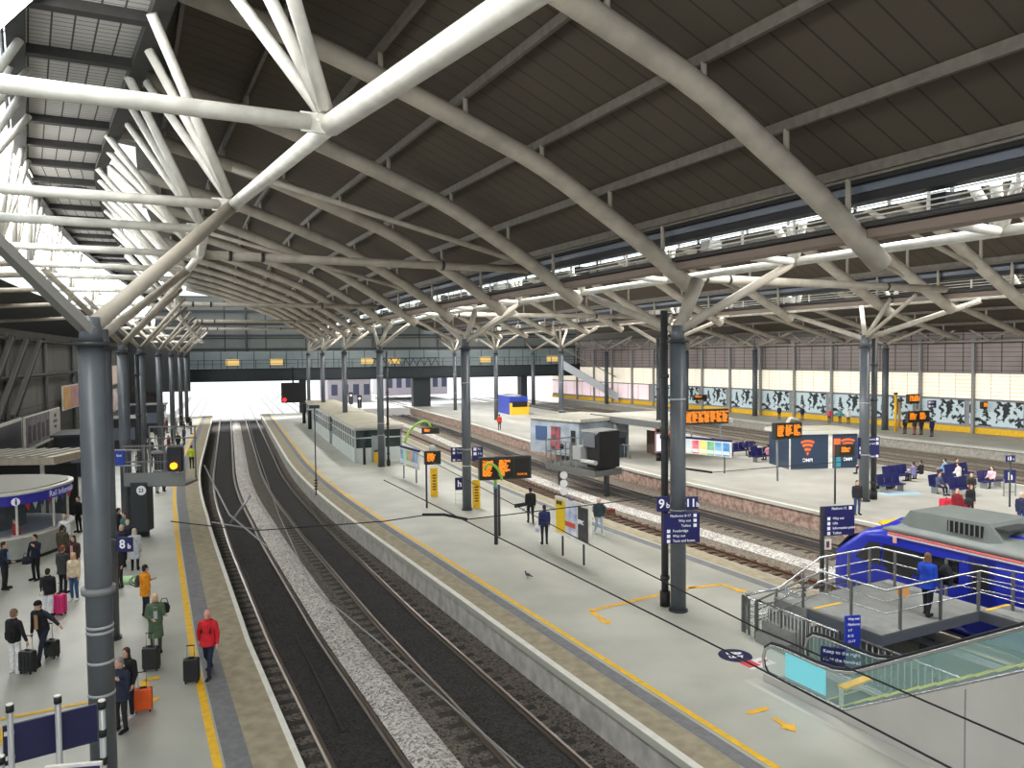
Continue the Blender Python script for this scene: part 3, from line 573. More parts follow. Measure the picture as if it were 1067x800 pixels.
# outdoor platforms and station beyond the bridge
for a, b_, lb in ((-22, -12.4, 'left'), (10.5, 23, 'middle')): tag(MB().sweep([(a, 0), (b_, 0), (b_, -1.2), (a, -1.2)], 119, 190, 3).build('platform', M((200, 198, 196), .8)), kind='structure')
pale = M((214, 206, 214), .7, noise=.1); 
for (s_, o_, w_, h_, lb) in ((150, -24, 9, 5, 'pale building beyond the left platform end, outdoors'), (150, 17, 8, 4.5, 'pale pink station building beyond the dark bridge pier'), (168, 34, 14, 6, 'pale building outdoors beyond the stairs of the footbridge')):
    t = thing('building', lb, 'building', fr(s_, o_, 0), th(s_)); MB().box((0, 0, h_/2), (w_, 14, h_)).build('walls', pale, t); MB().box((0, 0, h_+.12), (w_+1, 15, .25)).build('roof', M((120, 116, 120), .7), t)
    for k in range(int(w_//2)): MB().box((-w_/2+1.2+k*2, -7.03, h_*.5), (1.1, .06, h_*.45)).build('window', M((90, 96, 120), .3), t)
# dark colour-light signal panel with the red lamp under the bridge
sg = thing('railway_signal', 'dark signal panel with a red lamp hanging under the far footbridge', 'signal', at_depth(305.5, 409, 100), BRZ)
MB().box((0, 0, 0), (3.0, .3, 2.6)).build('panel', M((24, 26, 28), .5), sg); MB().tube([(-1.1, -.35, -.9), (-1.1, -.1, -.9)], .22, 14).build('red_lamp', glow((255, 30, 40), 5), sg)
MB().box((0, .1, 2.2), (.2, .2, 2.2)).build('hanger', BLACK, sg)
for u_, v_, lb in ((366, 411, 'left of the pair'), (375, 416, 'right of the pair')):
    t = thing('track_signal', 'small black and white track signal beyond the waiting room, '+lb, 'signal', G(u_, v_+22, 0)+Vector((0, 0, 0)), BRZ)
    MB().cyl((0, 0, 0), .06, 3.2, 8).build('post', GREYM, t); MB().box((0, 0, 2.5), (.55, .1, 1.7)).build('board', BLACK, t); MB().ell((0, -.08, 2.9), (.16, .05, .16)).build('lamp', M((230, 230, 230), .5, emit=.6), t)
# ================================================================== LEFT SIDE
LW = -18.6
tag(MB().sweep([(LW, 0), (LW, 10.6)], 44, 119, 3, closed=False).build('wall_left', M_stripes((112, 110, 106), (70, 68, 66), .16, 1, .02, .8, axis2=2, scale2=.42, width2=.02)), kind='structure')
tag(MB().add([fr(44, LW, 0), fr(44, -50, 0), fr(44, -50, 10.6), fr(44, LW, 10.6)], [(0, 1, 2, 3)]).build('wall_left', M_stripes((134, 132, 126), (66, 64, 62), .22, 0, .015, .8, axis2=2, scale2=.4, width2=.02)), kind='structure')
for s_ in (46, 58, 70, 82, 94): tag(MB().tube([fr(s_, LW+.2, 0), fr(s_, LW+.2, 10.2)], .16, 8).build('wall_post', M((92, 92, 90), .6)), kind='structure')
for z in (9.9, 7.2): tag(MB().tube([fr(s_, LW+.25, z) for s_ in range(44, 119, 5)], .14, 8).build('trim_5', BLACK), kind='structure')
for i in range(3):
    s_ = 50+i*4.2; t = thing('stair_truss', 'dark diagonal braced members on the left wall above the billboards, %s' % ORD[i], 'brace', fr(s_, LW+.4, 4.5), group='diagonal members on the left wall')
    MB().beam(fr(s_, LW+.4, 4.6), fr(s_+8.5, LW+.5, 10), .25, .3).build('member', M((96, 94, 90), .6), t, world=True); MB().beam(fr(s_+.8, LW+.5, 4.6), fr(s_+9.3, LW+.5, 10), .1, .12).build('rail', BLACK, t, world=True)
def billboard(s0, s1, z0, z1, o, label, paint, frame=WHITE):
    c = (fr(s0, o)+fr(s1, o))/2; d = fr(s1, o)-fr(s0, o); L = d.length; t = thing('billboard', label, 'billboard', (c.x, c.y, z0), math.atan2(d.y, d.x), 'advertising billboards on the left wall')
    H = z1-z0; MB().box((0, 0, H/2), (L, .12, H)).build('frame', frame, t)
    for (a, b_, z_, h_, m) in paint: MB().box(((a+b_)/2*L-L/2, -.08, z_*H+h_*H/2), ((b_-a)*L, .03, h_*H)).build('picture', m, t)
    return t
billboard(52, 60.2, 1.9, 4.4, LW+.5, 'dark blank screen in a white frame at the far left edge', [(.04, .96, .08, .84, M((24, 26, 34), .3))])
b1 = billboard(61, 73.2, 1.85, 4.35, LW+.5, 'wide grey billboard showing city towers with a white text panel at right', [(.02, .65, .1, .86, M((112, 106, 110), .6, c2=(150, 142, 144), nscale=2)), (.65, .98, .06, .9, M((198, 192, 190), .6))])
for k in range(5): MB().box((-5+k*1.5, -.11, 1.15), (.8, .02, 1.3-.15*(k % 2))).build('tower', M((86, 78, 84), .6, noise=.2), b1)
for k, tx in enumerate(('Find', 'your city', 'today')): put_text(b1, tx, .42, (3.9, -.12, 1.95-k*.45), BLACK)
billboard(74.5, 82, 3.9, 6.1, LW+.55, 'orange and pink billboard high on the left wall', [(.02, .45, .05, .9, M((214, 150, 70), .5, c2=(230, 190, 110), nscale=1)), (.45, .98, .05, .9, M((190, 130, 150), .5, c2=(220, 160, 130), nscale=1))])
billboard(86, 96, 4.6, 7.3, LW+.55, 'pale pink billboard between the left columns, upper', [(.02, .98, .04, .92, M((222, 190, 180), .5, emit=.15))])
billboard(86, 97, 1.6, 4.3, LW+.55, 'white and pink billboard between the left columns, lower', [(.02, .98, .04, .92, M((232, 206, 204), .5, c2=(190, 120, 120), nscale=.8, emit=.1))])
billboard(99, 110, 5.2, 7.6, LW+.55, 'pale cream billboard farther along the left wall, upper', [(.02, .98, .04, .92, M((226, 204, 190), .5, emit=.15))])
billboard(99, 110, 1.8, 4.6, LW+.55, 'white billboard farther along the left wall, lower', [(.02, .98, .04, .92, M((232, 222, 216), .5, c2=(170, 110, 110), nscale=.7, emit=.1))])
for i, s_ in enumerate((63, 67.5, 71.5)): 
    t = thing('doorway', 'dark doorway in the left wall beneath the grey billboard, %s' % ORD[i], 'door', fr(s_, LW+.1), th(s_)+PI/2, 'dark doorways beneath the billboards'); MB().box((0, 0, 1.0), (2.2, .12, 2.0)).build('opening', BLACK, t); MB().box((0, -.04, 2.05), (2.5, .1, .12)).box((-1.2, -.04, 1.0), (.1, .1, 2.1)).box((1.2, -.04, 1.0), (.1, .1, 2.1)).build('frame', GREYM, t)
SHOP = ['nearest', 'second', 'third', 'farthest']
for i, (s_, o_, w_, h_, c_) in enumerate(((47, -15.2, 3.4, 2.6, (40, 40, 44)), (60, -14.6, 3.0, 2.9, (30, 32, 40)), (76, -13.8, 3.6, 2.8, (44, 40, 38)), (94, -13.4, 4.0, 3.0, (36, 38, 46)))):
    t = thing('shop_unit', 'dark shop unit standing on the left platform under the wall, %s one' % SHOP[i], 'shop', fr(s_, o_), th(s_), 'dark shop units on the left platform'); MB().box((0, 2.2, h_/2), (w_, 4.4, h_)).build('walls', M(c_, .5, noise=.2), t); MB().box((0, 2.2, h_+.08), (w_+.4, 4.8, .16)).build('roof', DARKST, t)
    MB().box((.2, -.03, h_*.55), (w_*.6, .05, h_*.4)).build('window', M((90, 96, 110), .2, emit=.15), t); MB().box((w_/2+.03, 2.2, h_*.55), (.05, 3.2, h_*.45)).build('window', M((150, 130, 110), .2, emit=.2), t); MB().box((w_/2+.04, 2.2, h_*.88), (.06, 3.8, h_*.14)).build('fascia', M(((30, 50, 130), (120, 40, 50), (40, 60, 120), (60, 60, 70))[i], .4), t)
# rail information kiosk
KC = Vector((-23.2, 33.6, 0)); kk = thing('information_kiosk', 'round fronted rail information kiosk with a blue sign band', 'kiosk', KC)
def sell(a, b_, n=2.6, k=48, z=0., ): return [Vector((a*abs(math.cos(t))**(2/n)*(1 if math.cos(t) >= 0 else -1), b_*abs(math.sin(t))**(2/n)*(1 if math.sin(t) >= 0 else -1), z)) for t in [2*PI*i/k for i in range(k)]]
def ring(mb, a, b_, z0, z1, n=2.6): return mb.loft([sell(a, b_, n, z=z0), sell(a, b_, n, z=z1)], sm=False)
KG1 = M((176, 178, 172), .4, noise=.06)
ring(MB(), 3.1, 2.9, 0, .12).build('plinth', BLACK, kk); ring(MB(), 3.05, 2.85, .12, 1.0).build('counter_base', KG1, kk); ring(MB(), 3.2, 3.0, 1.0, 1.08).build('worktop', WHITE, kk)
ring(MB(), 2.9, 2.7, 1.1, 2.42).build('glazing', M((120, 140, 142), .1, alpha=.16, key='kg'), kk)
ring(MB(), 3.12, 2.92, 2.4, 2.82).build('sign_band', M((44, 40, 150), .4, emit=.12), kk); ring(MB(), 3.2, 3.0, 2.82, 2.92).build('roof_rim', M((210, 210, 200), .5), kk)
ring(MB(), 3.0, 2.8, 2.92, 2.98).build('roof', M((150, 148, 138), .7), kk)
ring(MB(), 1.4, 1.3, .1, 2.4).build('inner_wall', M((70, 66, 72), .8, noise=.3), kk)
for i in range(40):
    p = sell(2.95, 2.75, z=0, k=40)[i]
    if p.y < 0 or p.x > 1: 
        if i % 4 == 0: MB().box((p.x, p.y, 1.75), (.07, .07, 1.35)).build('mullion', WHITE, kk)
def bent(parent, txt, size, ang, a, b_, z, mat):
    mb = text_mb(txt, size, bold=.004); 
    def P(t, rr=1.012):
        n = 2.6; c_, s_ = math.cos(t), math.sin(t); return Vector((a*rr*abs(c_)**(2/n)*(1 if c_ >= 0 else -1), b_*rr*abs(s_)**(2/n)*(1 if s_ >= 0 else -1), 0))
    tab = []; L = 0; pr = None
    for i in range(361):
        q = P(-PI+.0+2*PI*i/360); L += (q-pr).length if pr else 0; tab.append((L, q)); pr = q
    def A(l):
        l = l % tab[-1][0]
        for i in range(360):
            if tab[i+1][0] >= l: f = (l-tab[i][0])/(tab[i+1][0]-tab[i][0]); return tab[i][1].lerp(tab[i+1][1], f)
        return tab[-1][1]
    l0 = tab[int(round((ang+PI)/(2*PI)*360))][0]
    mb.v = [A(l0+v.x)+Vector((0, 0, z+v.y)) for v in mb.v]; return mb.build('lettering', mat, parent)
bent(kk, 'Information', .36, -1.32, 3.12, 2.92, 2.6, TXT); bent(kk, 'Rail Information', .36, .12, 3.12, 2.92, 2.6, TXT)
ci = Vector((2.78, -2.3, 2.6)); MB().tube([ci, ci+Vector((.03, -.025, 0))], .16, 20).build('emblem', TXT, kk); MB().box(ci+Vector((.05, -.04, -.03)), (.05, .05, .17)).box(ci+Vector((.05, -.04, .1)), (.05, .05, .05)).build('emblem_sign', M((44, 40, 150), .4), kk)
for k in range(7): MB().add([(2.72, -1.6+k*.5, 2.38), (2.72, -1.2+k*.5, 2.38), (2.72, -1.4+k*.5, 2.02)], [(0, 1, 2)]).build('bunting_flag', M(((210, 60, 70), (230, 230, 230), (60, 60, 140))[k % 3], .7), kk)
# canopy roof behind
cn = thing('canopy', 'ribbed tan canopy roof on white posts behind the information kiosk', 'canopy', (-27, 39.2, 0)); MB().box((0, 0, 3.45), (9, 3.4, .38)).build('roof_slab', M((176, 164, 146), .7, noise=.1), cn)
for k in range(14): MB().box((-4.2+k*.62, 0, 3.67), (.28, 3.5, .07)).build('roof_rib', M((150, 148, 136), .6), cn)
for x_ in (-2, 3.6): MB().cyl((x_, -1.2, 0), .1, 3.3, 10).build('post', WHITE, cn)
MB().box((0, .8, 1.5), (8.4, .1, 3)).build('shop_front', BLACK, cn)
# ================================================================== WAITING ROOM ON PLATFORM 9
def waiting(s0, s1, o0, o1, z, label):
    t = thing('waiting_room', label, 'building', fr(s0, (o0+o1)/2), th((s0+s1)/2)); W = mworld(t).inverted(); a = W @ fr(s0, o0); b_ = W @ fr(s0, o1); c_ = W @ fr(s1, o1); d_ = W @ fr(s1, o0)
    pw = M_stripes((176, 192, 194), (120, 136, 140), 1.2, 1, .06, .4)
    cen = (a+b_+c_+d_)/4; ov = lambda p, k: (cen+(p-cen)*k)
    MB().prism([ov(p, 1.07) for p in (a, b_, c_, d_)], z, z+.22).build('roof', M((200, 198, 184), .7), t)
    MB().prism([ov(p, 1.045) for p in (a, b_, c_, d_)], z+.22, z+.25).build('roof_deck', M((160, 154, 134), .85, noise=.12, nscale=1.2), t)
    for nm, p, q in (('front_wall', a, b_), ('side_wall', a, d_), ('side_wall', b_, c_), ('rear_wall', d_, c_)):
        MB().beam(p+Vector((0, 0, .55)), q+Vector((0, 0, .55)), .08, 1.1).build(nm, M((200, 208, 206), .45), t)
        L = (q-p).length; n = max(2, int(L/1.25))
        MB().beam(p+Vector((0, 0, 1.9)), q+Vector((0, 0, 1.9)), .04, 1.65).build('glazing', M((46, 58, 60), .12, noise=.3, nscale=1), t)
        fw = MB()
        for k in range(n+1): x_ = p.lerp(q, k/n); fw.box(x_+Vector((0, 0, z/2)), (.12, .12, z))
        for zz in (1.1, 1.95, z-.1): fw.beam(p+Vector((0, 0, zz)), q+Vector((0, 0, zz)), .11, .09)
        fw.build('wall_frame', M((206, 216, 216), .4), t)
    MB().box(a.lerp(b_, .5)+Vector((0, -.06, 1.05)), (1.1, .06, 2.1)).build('door', M((150, 160, 162), .3), t)
    return t
waiting(58.5, 72, 4.9, 8.6, 2.7, 'nearer glass walled waiting room with a flat tan roof on the centre platform')
waiting(74, 97, 4.9, 8.4, 2.7, 'farther glass walled waiting room with a flat tan roof on the centre platform')
# ================================================================== SIGNS, BOARDS, FURNITURE
def post(t, x, y, h, r=.05, m=None, nm='post', z0=0): return MB().cyl((x, y, z0), r, h, 12).build(nm, m or DARKST, t)
def numsign(loc, rz, txt, sub, label, w=.52, h=.46):
    t = thing('platform_sign', label, 'sign', loc, rz); MB().box((0, 0, 0), (w, .05, h)).build('board', NAVY, t)
    put_text(t, txt, h*.85, (-.06 if len(txt) == 1 else -.05, -.03, 0), TXT, bold=.008); put_text(t, sub, h*.5, (.15 if len(txt) == 1 else .18, -.03, -.05), TXT, bold=.004)
    put_text(t, txt+sub, h*.7, (0, .03, 0), TXT, '+y'); MB().box((0, .06, 0), (.08, .12, .08)).build('bracket', DARKST, t); return t
def dirsign(loc, rz, w, h, lines, label, arrows=True, posts=(), zfoot=0., align='LEFT'):
    t = thing('direction_sign', label, 'sign', loc, rz); MB().box((0, 0, 0), (w, .07, h)).build('board', NAVY, t)
    n = len(lines)
    for i, l in enumerate(lines):
        if not l: continue
        z = h/2-(i+.5)*h/n; right = l[0] == '>'; l2 = l.lstrip('>'); sz = h/n*.72
        put_text(t, l2, sz, ((w/2-.3 if right else -w/2+.3), -.045, z), TXT, align='RIGHT' if right else 'LEFT'); x_ = (w/2-.16) if right else (-w/2+.16)
        MB().box((x_, -.04, z), (sz*.9, .02, sz*.9)).build('pictogram', TXT, t)
    return t
# B1 signs
pB1 = fr(18.1, 5.85); fz = math.radians(6)
numsign(at_depth(691, 525, 24.5), fz, '9', 'b', 'blue 9b platform number sign on the left of the big centre column', .42, .48)
numsign(at_depth(721, 524, 24.4), fz, '11', 'b', 'blue 11b platform number sign on the right of the big centre column', .4, .42)
dirsign(at_depth(710, 550, 24.3), math.radians(8), 1.2, .96, ['>Platforms 8-17', '>Way out', '>Toilets', '<', 'Ticket office', 'Lifts', 'Trains'][:3]+['Footbridge', 'Way out', 'Taxis and buses'], 'big blue direction sign on the big centre column under the 9b and 11b signs')
o = MB().box((0, 0, 0), (.2, .02, .4)).build('notice', M((216, 226, 70), .6), loc=at_depth(709, 585, 25.02)); tag(o, 'small yellow green notice stuck on the big centre column', 'notice')
# 8b
t = numsign(at_depth(130, 567, 22.3), math.radians(-5), '8', 'b', 'blue 8b platform number sign sticking out behind the left foreground column', .5, .42)
MB().tube([(-.25, .05, .1), (-.6, .25, .1)], .02, 6).build('bracket_arm', STEEL, t)
t = thing('wayfinding_sign', 'small blue sign on white brackets between the left columns', 'sign', at_depth(124.5, 477, 32)); MB().box((0, 0, 0), (.42, .05, .62)).build('board', M((30, 60, 160), .4), t); put_text(t, 'Exit', .14, (0, -.03, .1), TXT); MB().box((.3, 0, .33), (1.2, .05, .05)).box((.3, 0, -.33), (1.2, .05, .05)).build('bracket', STEEL, t)
# signal cage
sgp = G(149, 558); cg = thing('signal_cage', 'raised mesh cage with an orange lit signal lamp over the left platform', 'signal', (sgp.x, sgp.y, 0), math.radians(2))
D_ = sgp.y; X_ = lambda u: (u-149)/800*D_; Z_ = lambda v: CH-(v-374)*D_/800*.98
CG = M((120, 122, 120), .5, noise=.1)
post(cg, .0, .0, Z_(510), .3, M((60, 64, 68), .5), 'mast'); MB().box((.05, -.1, (Z_(560)+Z_(510))/2+.2), (.75, .7, 2.3)).build('equipment_cabinet', M((58, 62, 66), .5), cg)
x0, x1, z0, z1, z2 = X_(135), X_(197), Z_(508), Z_(466), Z_(449)
MB().box(((x0+x1)/2, .5, z0), (x1-x0, 1.6, .12)).build('floor', CG, cg); MB().box(((x0+x1)/2, -.35, z0+.3), (x1-x0, .04, .6)).build('kick_panel', M((134, 138, 136), .5), cg)
f = MB()
for xx in (x0, x0+.95, x0+1.9, x1-.04): f.box((xx, -.33, (z0+z1)/2), (.06, .06, z1-z0))
for zz in (z1, (z0+z1)/2+.2): f.box(((x0+x1)/2, -.33, zz), (x1-x0, .06, .06))
for k in range(20): f.box((x0+(x1-x0)*k/20, -.33, (z0+z1)/2+.1), (.012, .02, z1-z0))
for k in range(12): f.box(((x0+x1)/2, -.33, z0+.5+k*.11), (x1-x0, .02, .012))
f.build('mesh_guard', CG, cg)
f = MB()
for xx in (X_(146), X_(160), X_(172), x1-.1): f.box((xx, 1.3, (z0+z2)/2), (.06, .06, z2-z0))
for zz in (z2, z1+.2): f.box(((X_(146)+x1)/2, 1.3, zz), (x1-X_(146), .06, .06))
f.build('rear_guard', CG, cg)
sb = MB().box((X_(188.5), -.45, Z_(480)), (.62, .3, 1.15)).build('signal_head', M((34, 40, 46), .5), cg); MB().tube([(X_(188.5), -.72, Z_(486.5)), (X_(188.5), -.6, Z_(486.5))], .15, 18).build('orange_lamp', glow((255, 150, 20), 4), cg)
MB().box((X_(170), .1, Z_(482)), (.6, .4, .9)).build('junction_box', M((58, 60, 60), .6), cg); MB().box((X_(170), -.1, Z_(473)), (.7, .45, .1)).build('lid', STEEL, cg); MB().box((X_(178), .1, Z_(483)), (.22, .3, .8)).build('white_box', M((160, 164, 162), .5), cg)
t = thing('car_stop_sign', 'round white sign reading 23 on a dark cabinet of the left platform', 'sign', at_depth(147, 511, D_-.75)); MB().tube([(0, .03, 0), (0, 0, 0)], .22, 22).build('disc', TXT, t); put_text(t, '23', .24, (0, -.01, 0), BLACK, bold=.004)
# navy boards and striped poles at the bottom left
pl = [(10, 735, 12.0), (60, 726, 12.2), (106, 731, 11.2), (1, 789, 11.6)]
for i, (u_, v_, d_) in enumerate(pl):
    p = at_depth(u_, v_, d_); t = thing('striped_pole', 'grey pole with black cap, '+('left of the navy board', 'before the middle of the navy board', 'before the foreground column, with three bands', 'lowest, at the bottom left corner')[i], 'pole', (p.x, p.y, 0)); MB().cyl((0, 0, 0), .045, p.z, 12).build('pole', M((180, 182, 180), .35, .3), t)
    for k in range((3 if i == 2 else 1)): MB().cyl((0, 0, p.z-.1-k*.42), .058, .11, 12).build('band', BLACK, t)
    MB().cyl((0, 0, p.z), .05, .03, 12).build('cap', WHITE, t); MB().cyl((0, 0, 0), .1, .04, 14).build('foot', DARKST, t)
pa, pb = at_depth(14.5, 772, 12.1), at_depth(91, 757, 12.7); d = pb-pa; t = thing('navy_board', 'plain navy blue board fixed to the grey poles at the bottom left', 'sign', (pa+pb)/2, math.atan2(d.y, d.x)); MB().box((0, 0, 0), (d.length*1.28, .05, .64)).build('board', NAVY2, t)
for x_ in (-.58, ): 
    for z_ in (-.2, .2): MB().box((x_, -.03, z_), (.14, .06, .06)).build('clip', WHITE, t)
pa = at_depth(77, 797, 10.2); t = thing('navy_board', 'second navy board with a white rim cut by the bottom frame edge', 'sign', pa-Vector((0, 0, .35)), .15); MB().box((0, 0, 0), (.72, .05, .74)).build('rim', WHITE, t); MB().box((0, -.03, -.02), (.68, .04, .7)).build('board', NAVY, t)
MB().box((0, .1, -1.5), (.06, .06, 2.3)).build('support', GREYM, t)
# LED departure boards
def ledboard(loc, rz, w, h, label, cols=2, rows=7, text=None, arch=True, extra=0., hang=None, dbl=True):
    t = thing('departure_board', label, 'departure board', loc, rz); MB().box((0, 0, 0), (w+.14, .34, h+.12)).build('casing', M((44, 44, 40), .45), t)
    cw_ = w/cols
    for sd in ((-1, '-y'), (1, '+y')):
        for k in range(cols):
            x_ = (-w/2+(k+.5)*cw_)*(-sd[0]); last = extra and k == cols-1
            MB().box((x_, sd[0]*.175, 0), (cw_*.92, .02, h*.92)).build('screen', DISP, t)
            if sd[1] == '+y' and not dbl: continue
            L = ['Calling at', 'Platform', 'Bramley', 'Shipley', 'Keighley', 'Skipton', 'Harrogate', 'York', 'Selby', 'On time']
            if last: put_text(t, '10:24:36', h*.16, (x_, sd[0]*.19, -h*.34), ORTXT, sd[1]); continue
            put_text(t, '%d%s %s' % (9+k, 'abc'[k % 3], ('Leeds', 'York', 'Hull', 'Bradford')[k % 4]), h*.15, (x_-cw_*.42*(-sd[0]), sd[0]*.19, h*.36), ORTXT, sd[1], align='LEFT', bold=.012)
            for r_ in range(rows-1): put_text(t, L[(k*3+r_) % 10], h/rows*.95, (x_-cw_*.42*(-sd[0]), sd[0]*.19, h*.24-r_*h*.8/rows*.98), ORTXT, sd[1], align='LEFT', bold=.012)
    return t
def arch(parent, a, b_, h, m=GREEN, r=.06):
    a, b_ = Vector(a), Vector(b_); MB().tube([a.lerp(b_, .5-.5*math.cos(PI*k/12))+Vector((0, 0, h*math.sin(PI*k/12))) for k in range(13)], r, 8).build('arch_arm', m, parent)
pf = G(517, 567); ax_ = math.radians(12)
lb = ledboard(at_depth(526, 487, 33.2), math.radians(14), 2.15, .86, 'wide two part orange departure board on a green arch beside the second column', 3, 7, extra=1)
arch(lb, (-1.0, -.6, 0), (-.35, -.9, -.4), .45)
t = thing('display_post', 'grey post with a green hooped arm carrying the wide orange departure board', 'post', (pf.x, pf.y, 0)); post(t, 0, 0, 2.55, .085); post(t, .12, 1.6, 2.4, .06); MB().tube([(0, 0, 2.5), (0, 0, 2.85), (-.15, .05, 3.05), (-.45, .15, 3.12)], .07, 8).build('arch_arm', GREEN, t); MB().cyl((0, 0, 2.5), .1, .12, 12).build('collar', M((110, 160, 190), .5), t)
pf = G(445, 530); lb = ledboard(at_depth(450.5, 476.5, 42.3), math.radians(16), .75, .62, 'small orange platform display on a post beside the poster board', 1, 5); post(lb, -.35, 0, CH-1.2, .055, nm='post', z0=-(at_depth(450.5, 476.5, 42.3).z)); lb.children[-1].data.transform(Matrix.Scale(1, 4)); 
for ch in lb.children:
    if ch.name.startswith('post'): 
        zz = at_depth(450.5, 476.5, 42.3).z
        for v in ch.data.vertices: v.co.z = -zz if v.co.z < -zz+.5 else -.3
MB().ell((0, 0, .52), (.2, .1, .2)).build('clock', M((200, 204, 204), .4), lb)
def totem(u, v, h, label, m=YEL, w=.42):
    p = G(u, v); t = thing('information_totem', label, 'totem', p, math.radians(15)); MB().box((0, 0, h/2), (w, .14, h)).build('body', m, t)
    for k in range(6): MB().box((0, -.075, h*.25+k*h*.1), (w*.5, .01, h*.04)).build('symbol', BLACK, t)
    return t
totem(452.5, 517, 1.7, 'slim yellow information totem beside the small orange display'); totem(496.5, 529, 1.55, 'slim yellow help totem right of the second column')
def posterboard(u0, v0, u1, v1, vt0, vb0, label, items, head=True, fr_m=None):
    "feet pixels of both posts, board top/bottom at the left foot"
    a, b_ = G(u0, v0), G(u1, v1); d = b_-a; L = d.length; t = thing('poster_board', label, 'notice board', a, math.atan2(d.y, d.x)); D = a.y; hz = 370+(533-u0)*.0105
    zt = CH-(vt0-hz)*D/800; zb = CH-(vb0-hz)*D/800; H = zt-zb
    for x_ in (0, L): MB().cyl((x_, 0, 0), .045, zb+.3, 10).build('post', DARKST, t)
    MB().box((L/2, 0, (zt+zb)/2), (L+1.1, .1, H)).build('frame', fr_m or WHITE, t)
    if head: MB().box((L/2, 0, zt+.02), (L+1.14, .14, .14)).build('header', NAVY, t)
    n = sum(i[0] for i in items); x_ = -.48; tw = L+.96
    for wt, c_ in items:
        w_ = tw*wt/n; MB().box((x_+w_/2, -.06, (zt+zb)/2-(.04 if head else 0)), (w_*.86, .02, H*.84)).build('poster', c_, t)
        if head: MB().box((x_+w_/2, -.075, zb+H*.24), (w_*.8, .01, H*.22)).build('timetable', M((222, 226, 228), .5), t)
        x_ += w_
    return t
PP = lambda c, c2=None, s=1.5: M(c, .5, c2=c2 or tuple(int(v*.6+100) for v in c), nscale=s, key='pp')
posterboard(421, 498, 434, 503, 466, 485, 'row of coloured timetable posters before the waiting room', [(1, PP((90, 160, 190))), (1, PP((200, 210, 214))), (1, PP((120, 190, 110))), (1, PP((230, 140, 60))), (1, PP((90, 140, 200))), (1, PP((120, 160, 200)))])
pb = posterboard(586.5, 578.6, 608.4, 588.5, 519, 559, 'large board of three adverts, yellow, white and dark, on the centre platform', [(1.25, M((240, 204, 30), .5)), (1.4, PP((150, 165, 220), (236, 238, 244), 2.5)), (1.3, M((58, 60, 62), .4, noise=.3, nscale=3))], False)
L = (G(608.4, 588.5)-G(586.5, 578.6)).length
put_text(pb, 'SAVE', .2, (-.15, -.08, 2.2), BLACK, bold=.01); put_text(pb, 'SCAR', .13, (L*.42+.1, -.08, 2.5), M((80, 90, 180), .5), bold=.01); MB().box((L*.45, -.08, 1.45), (.8, .01, .2)).build('poster_strip', M((220, 90, 60), .5), pb); put_text(pb, 'EPIC', .22, (L*.95, -.08, 1.7), TXT, bold=.01)
posterboard(712, 488, 755, 493, 456, 472, 'long row of coloured train company posters under a navy header on the right platform', [(1, PP((190, 200, 214))), (1, PP((196, 204, 210))), (1, PP((214, 70, 90))), (1, PP((226, 210, 60))), (1, PP((70, 160, 90))), (1, PP((80, 160, 210))), (1, PP((50, 130, 200)))])
# navy boards on B2, A-frames
dirsign(at_depth(477, 473.5, 42.2), math.radians(10), .75, .8, ['Way out', 'Trains', '', 'Lifts'], 'blue sign on the left side of the second centre column'); dirsign(at_depth(497.5, 472.5, 41.8), math.radians(10), .6, .75, ['9c', '11c', ''], 'blue sign on the right side of the second centre column')
p = G(479, 525); t = thing('chalk_stand', 'white framed stand with a blue accessible sign beside the second column', 'stand', p, .2)
MB().box((0, 0, 1.15), (.5, .05, .7)).build('panel', NAVY, t); put_text(t, 'h', .5, (0, -.04, 1.15), TXT, bold=.01)
fm = MB(); [fm.box((x_, 0, .45), (.04, .04, .9)) for x_ in (-.24, .24)]; fm.box((0, 0, .2), (.5, .04, .04)).box((0, 0, .6), (.5, .04, .04)).build('frame', WHITE, t)
# far small board on green arch at the left of the poster row
p = G(516-100, 480); lb = ledboard(at_depth(448.5, 448.5, 57), math.radians(14), 1.15, .35, 'small orange train time display under a green arch behind the poster row', 1, 3); arch(lb, (-1.9, 0, -.9), (0, 0, .2), .9, r=.09)
# kerb line figures: orange arrows painted on floors
def floormark(poly, mat, label=None, nm='floor_arrow', z=.012): 
    o = MB().add([(p.x, p.y, z) for p in poly], [tuple(range(len(poly)))]).build(nm, mat); tag(o, label, 'floor marking'); return o
def arrowline(pts, label, w=.09, head=.24, mat=None):
    P_ = [G(*p) for p in pts]; mb = MB()
    for a, b_ in zip(P_, P_[1:]):
        d = (b_-a).normalized(); n = Vector((-d.y, d.x, 0))*w; mb.add([a+n, a-n, b_-n, b_+n], [(0, 1, 2, 3)])
    a, b_ = P_[-2], P_[-1]; d = (b_-a).normalized(); n = Vector((-d.y, d.x, 0))*head; mb.add([b_+n, b_-n, b_+d*head*1.5], [(0, 1, 2)])
    mb.v = [Vector((v.x, v.y, .012)) for v in mb.v]; o = mb.build('floor_arrow', mat or YEL); return tag(o, label, 'floor marking')
YL2 = M((232, 176, 48), .7, noise=.15)
arrowline([(725, 611), (615, 636.5), (630, 647)], 'yellow bent floor arrow left of the big centre column', mat=YL2)
arrowline([(718, 613), (752, 609), (770, 615)], 'yellow floor arrow pointing to the ramp right of the big column', mat=YL2)
arrowline([(806, 748), (809, 750), (819, 756)], 'yellow floor arrow before the escalator', .07, .22, mat=YL2); arrowline([(800, 738), (781, 743)], 'short yellow painted hook left of the escalator arrow', .08, .08, mat=YL2)
arrowline([(-10, 752), (90, 732)], 'yellow line on the floor behind the navy board', .07, .07); arrowline([(4, 757), (4, 771)], 'yellow floor arrow at the left frame edge', .07, .2)
arrowline([(166, 706), (150, 709), (152, 729)], 'yellow bent floor arrow behind the orange suitcase', .1, .35)
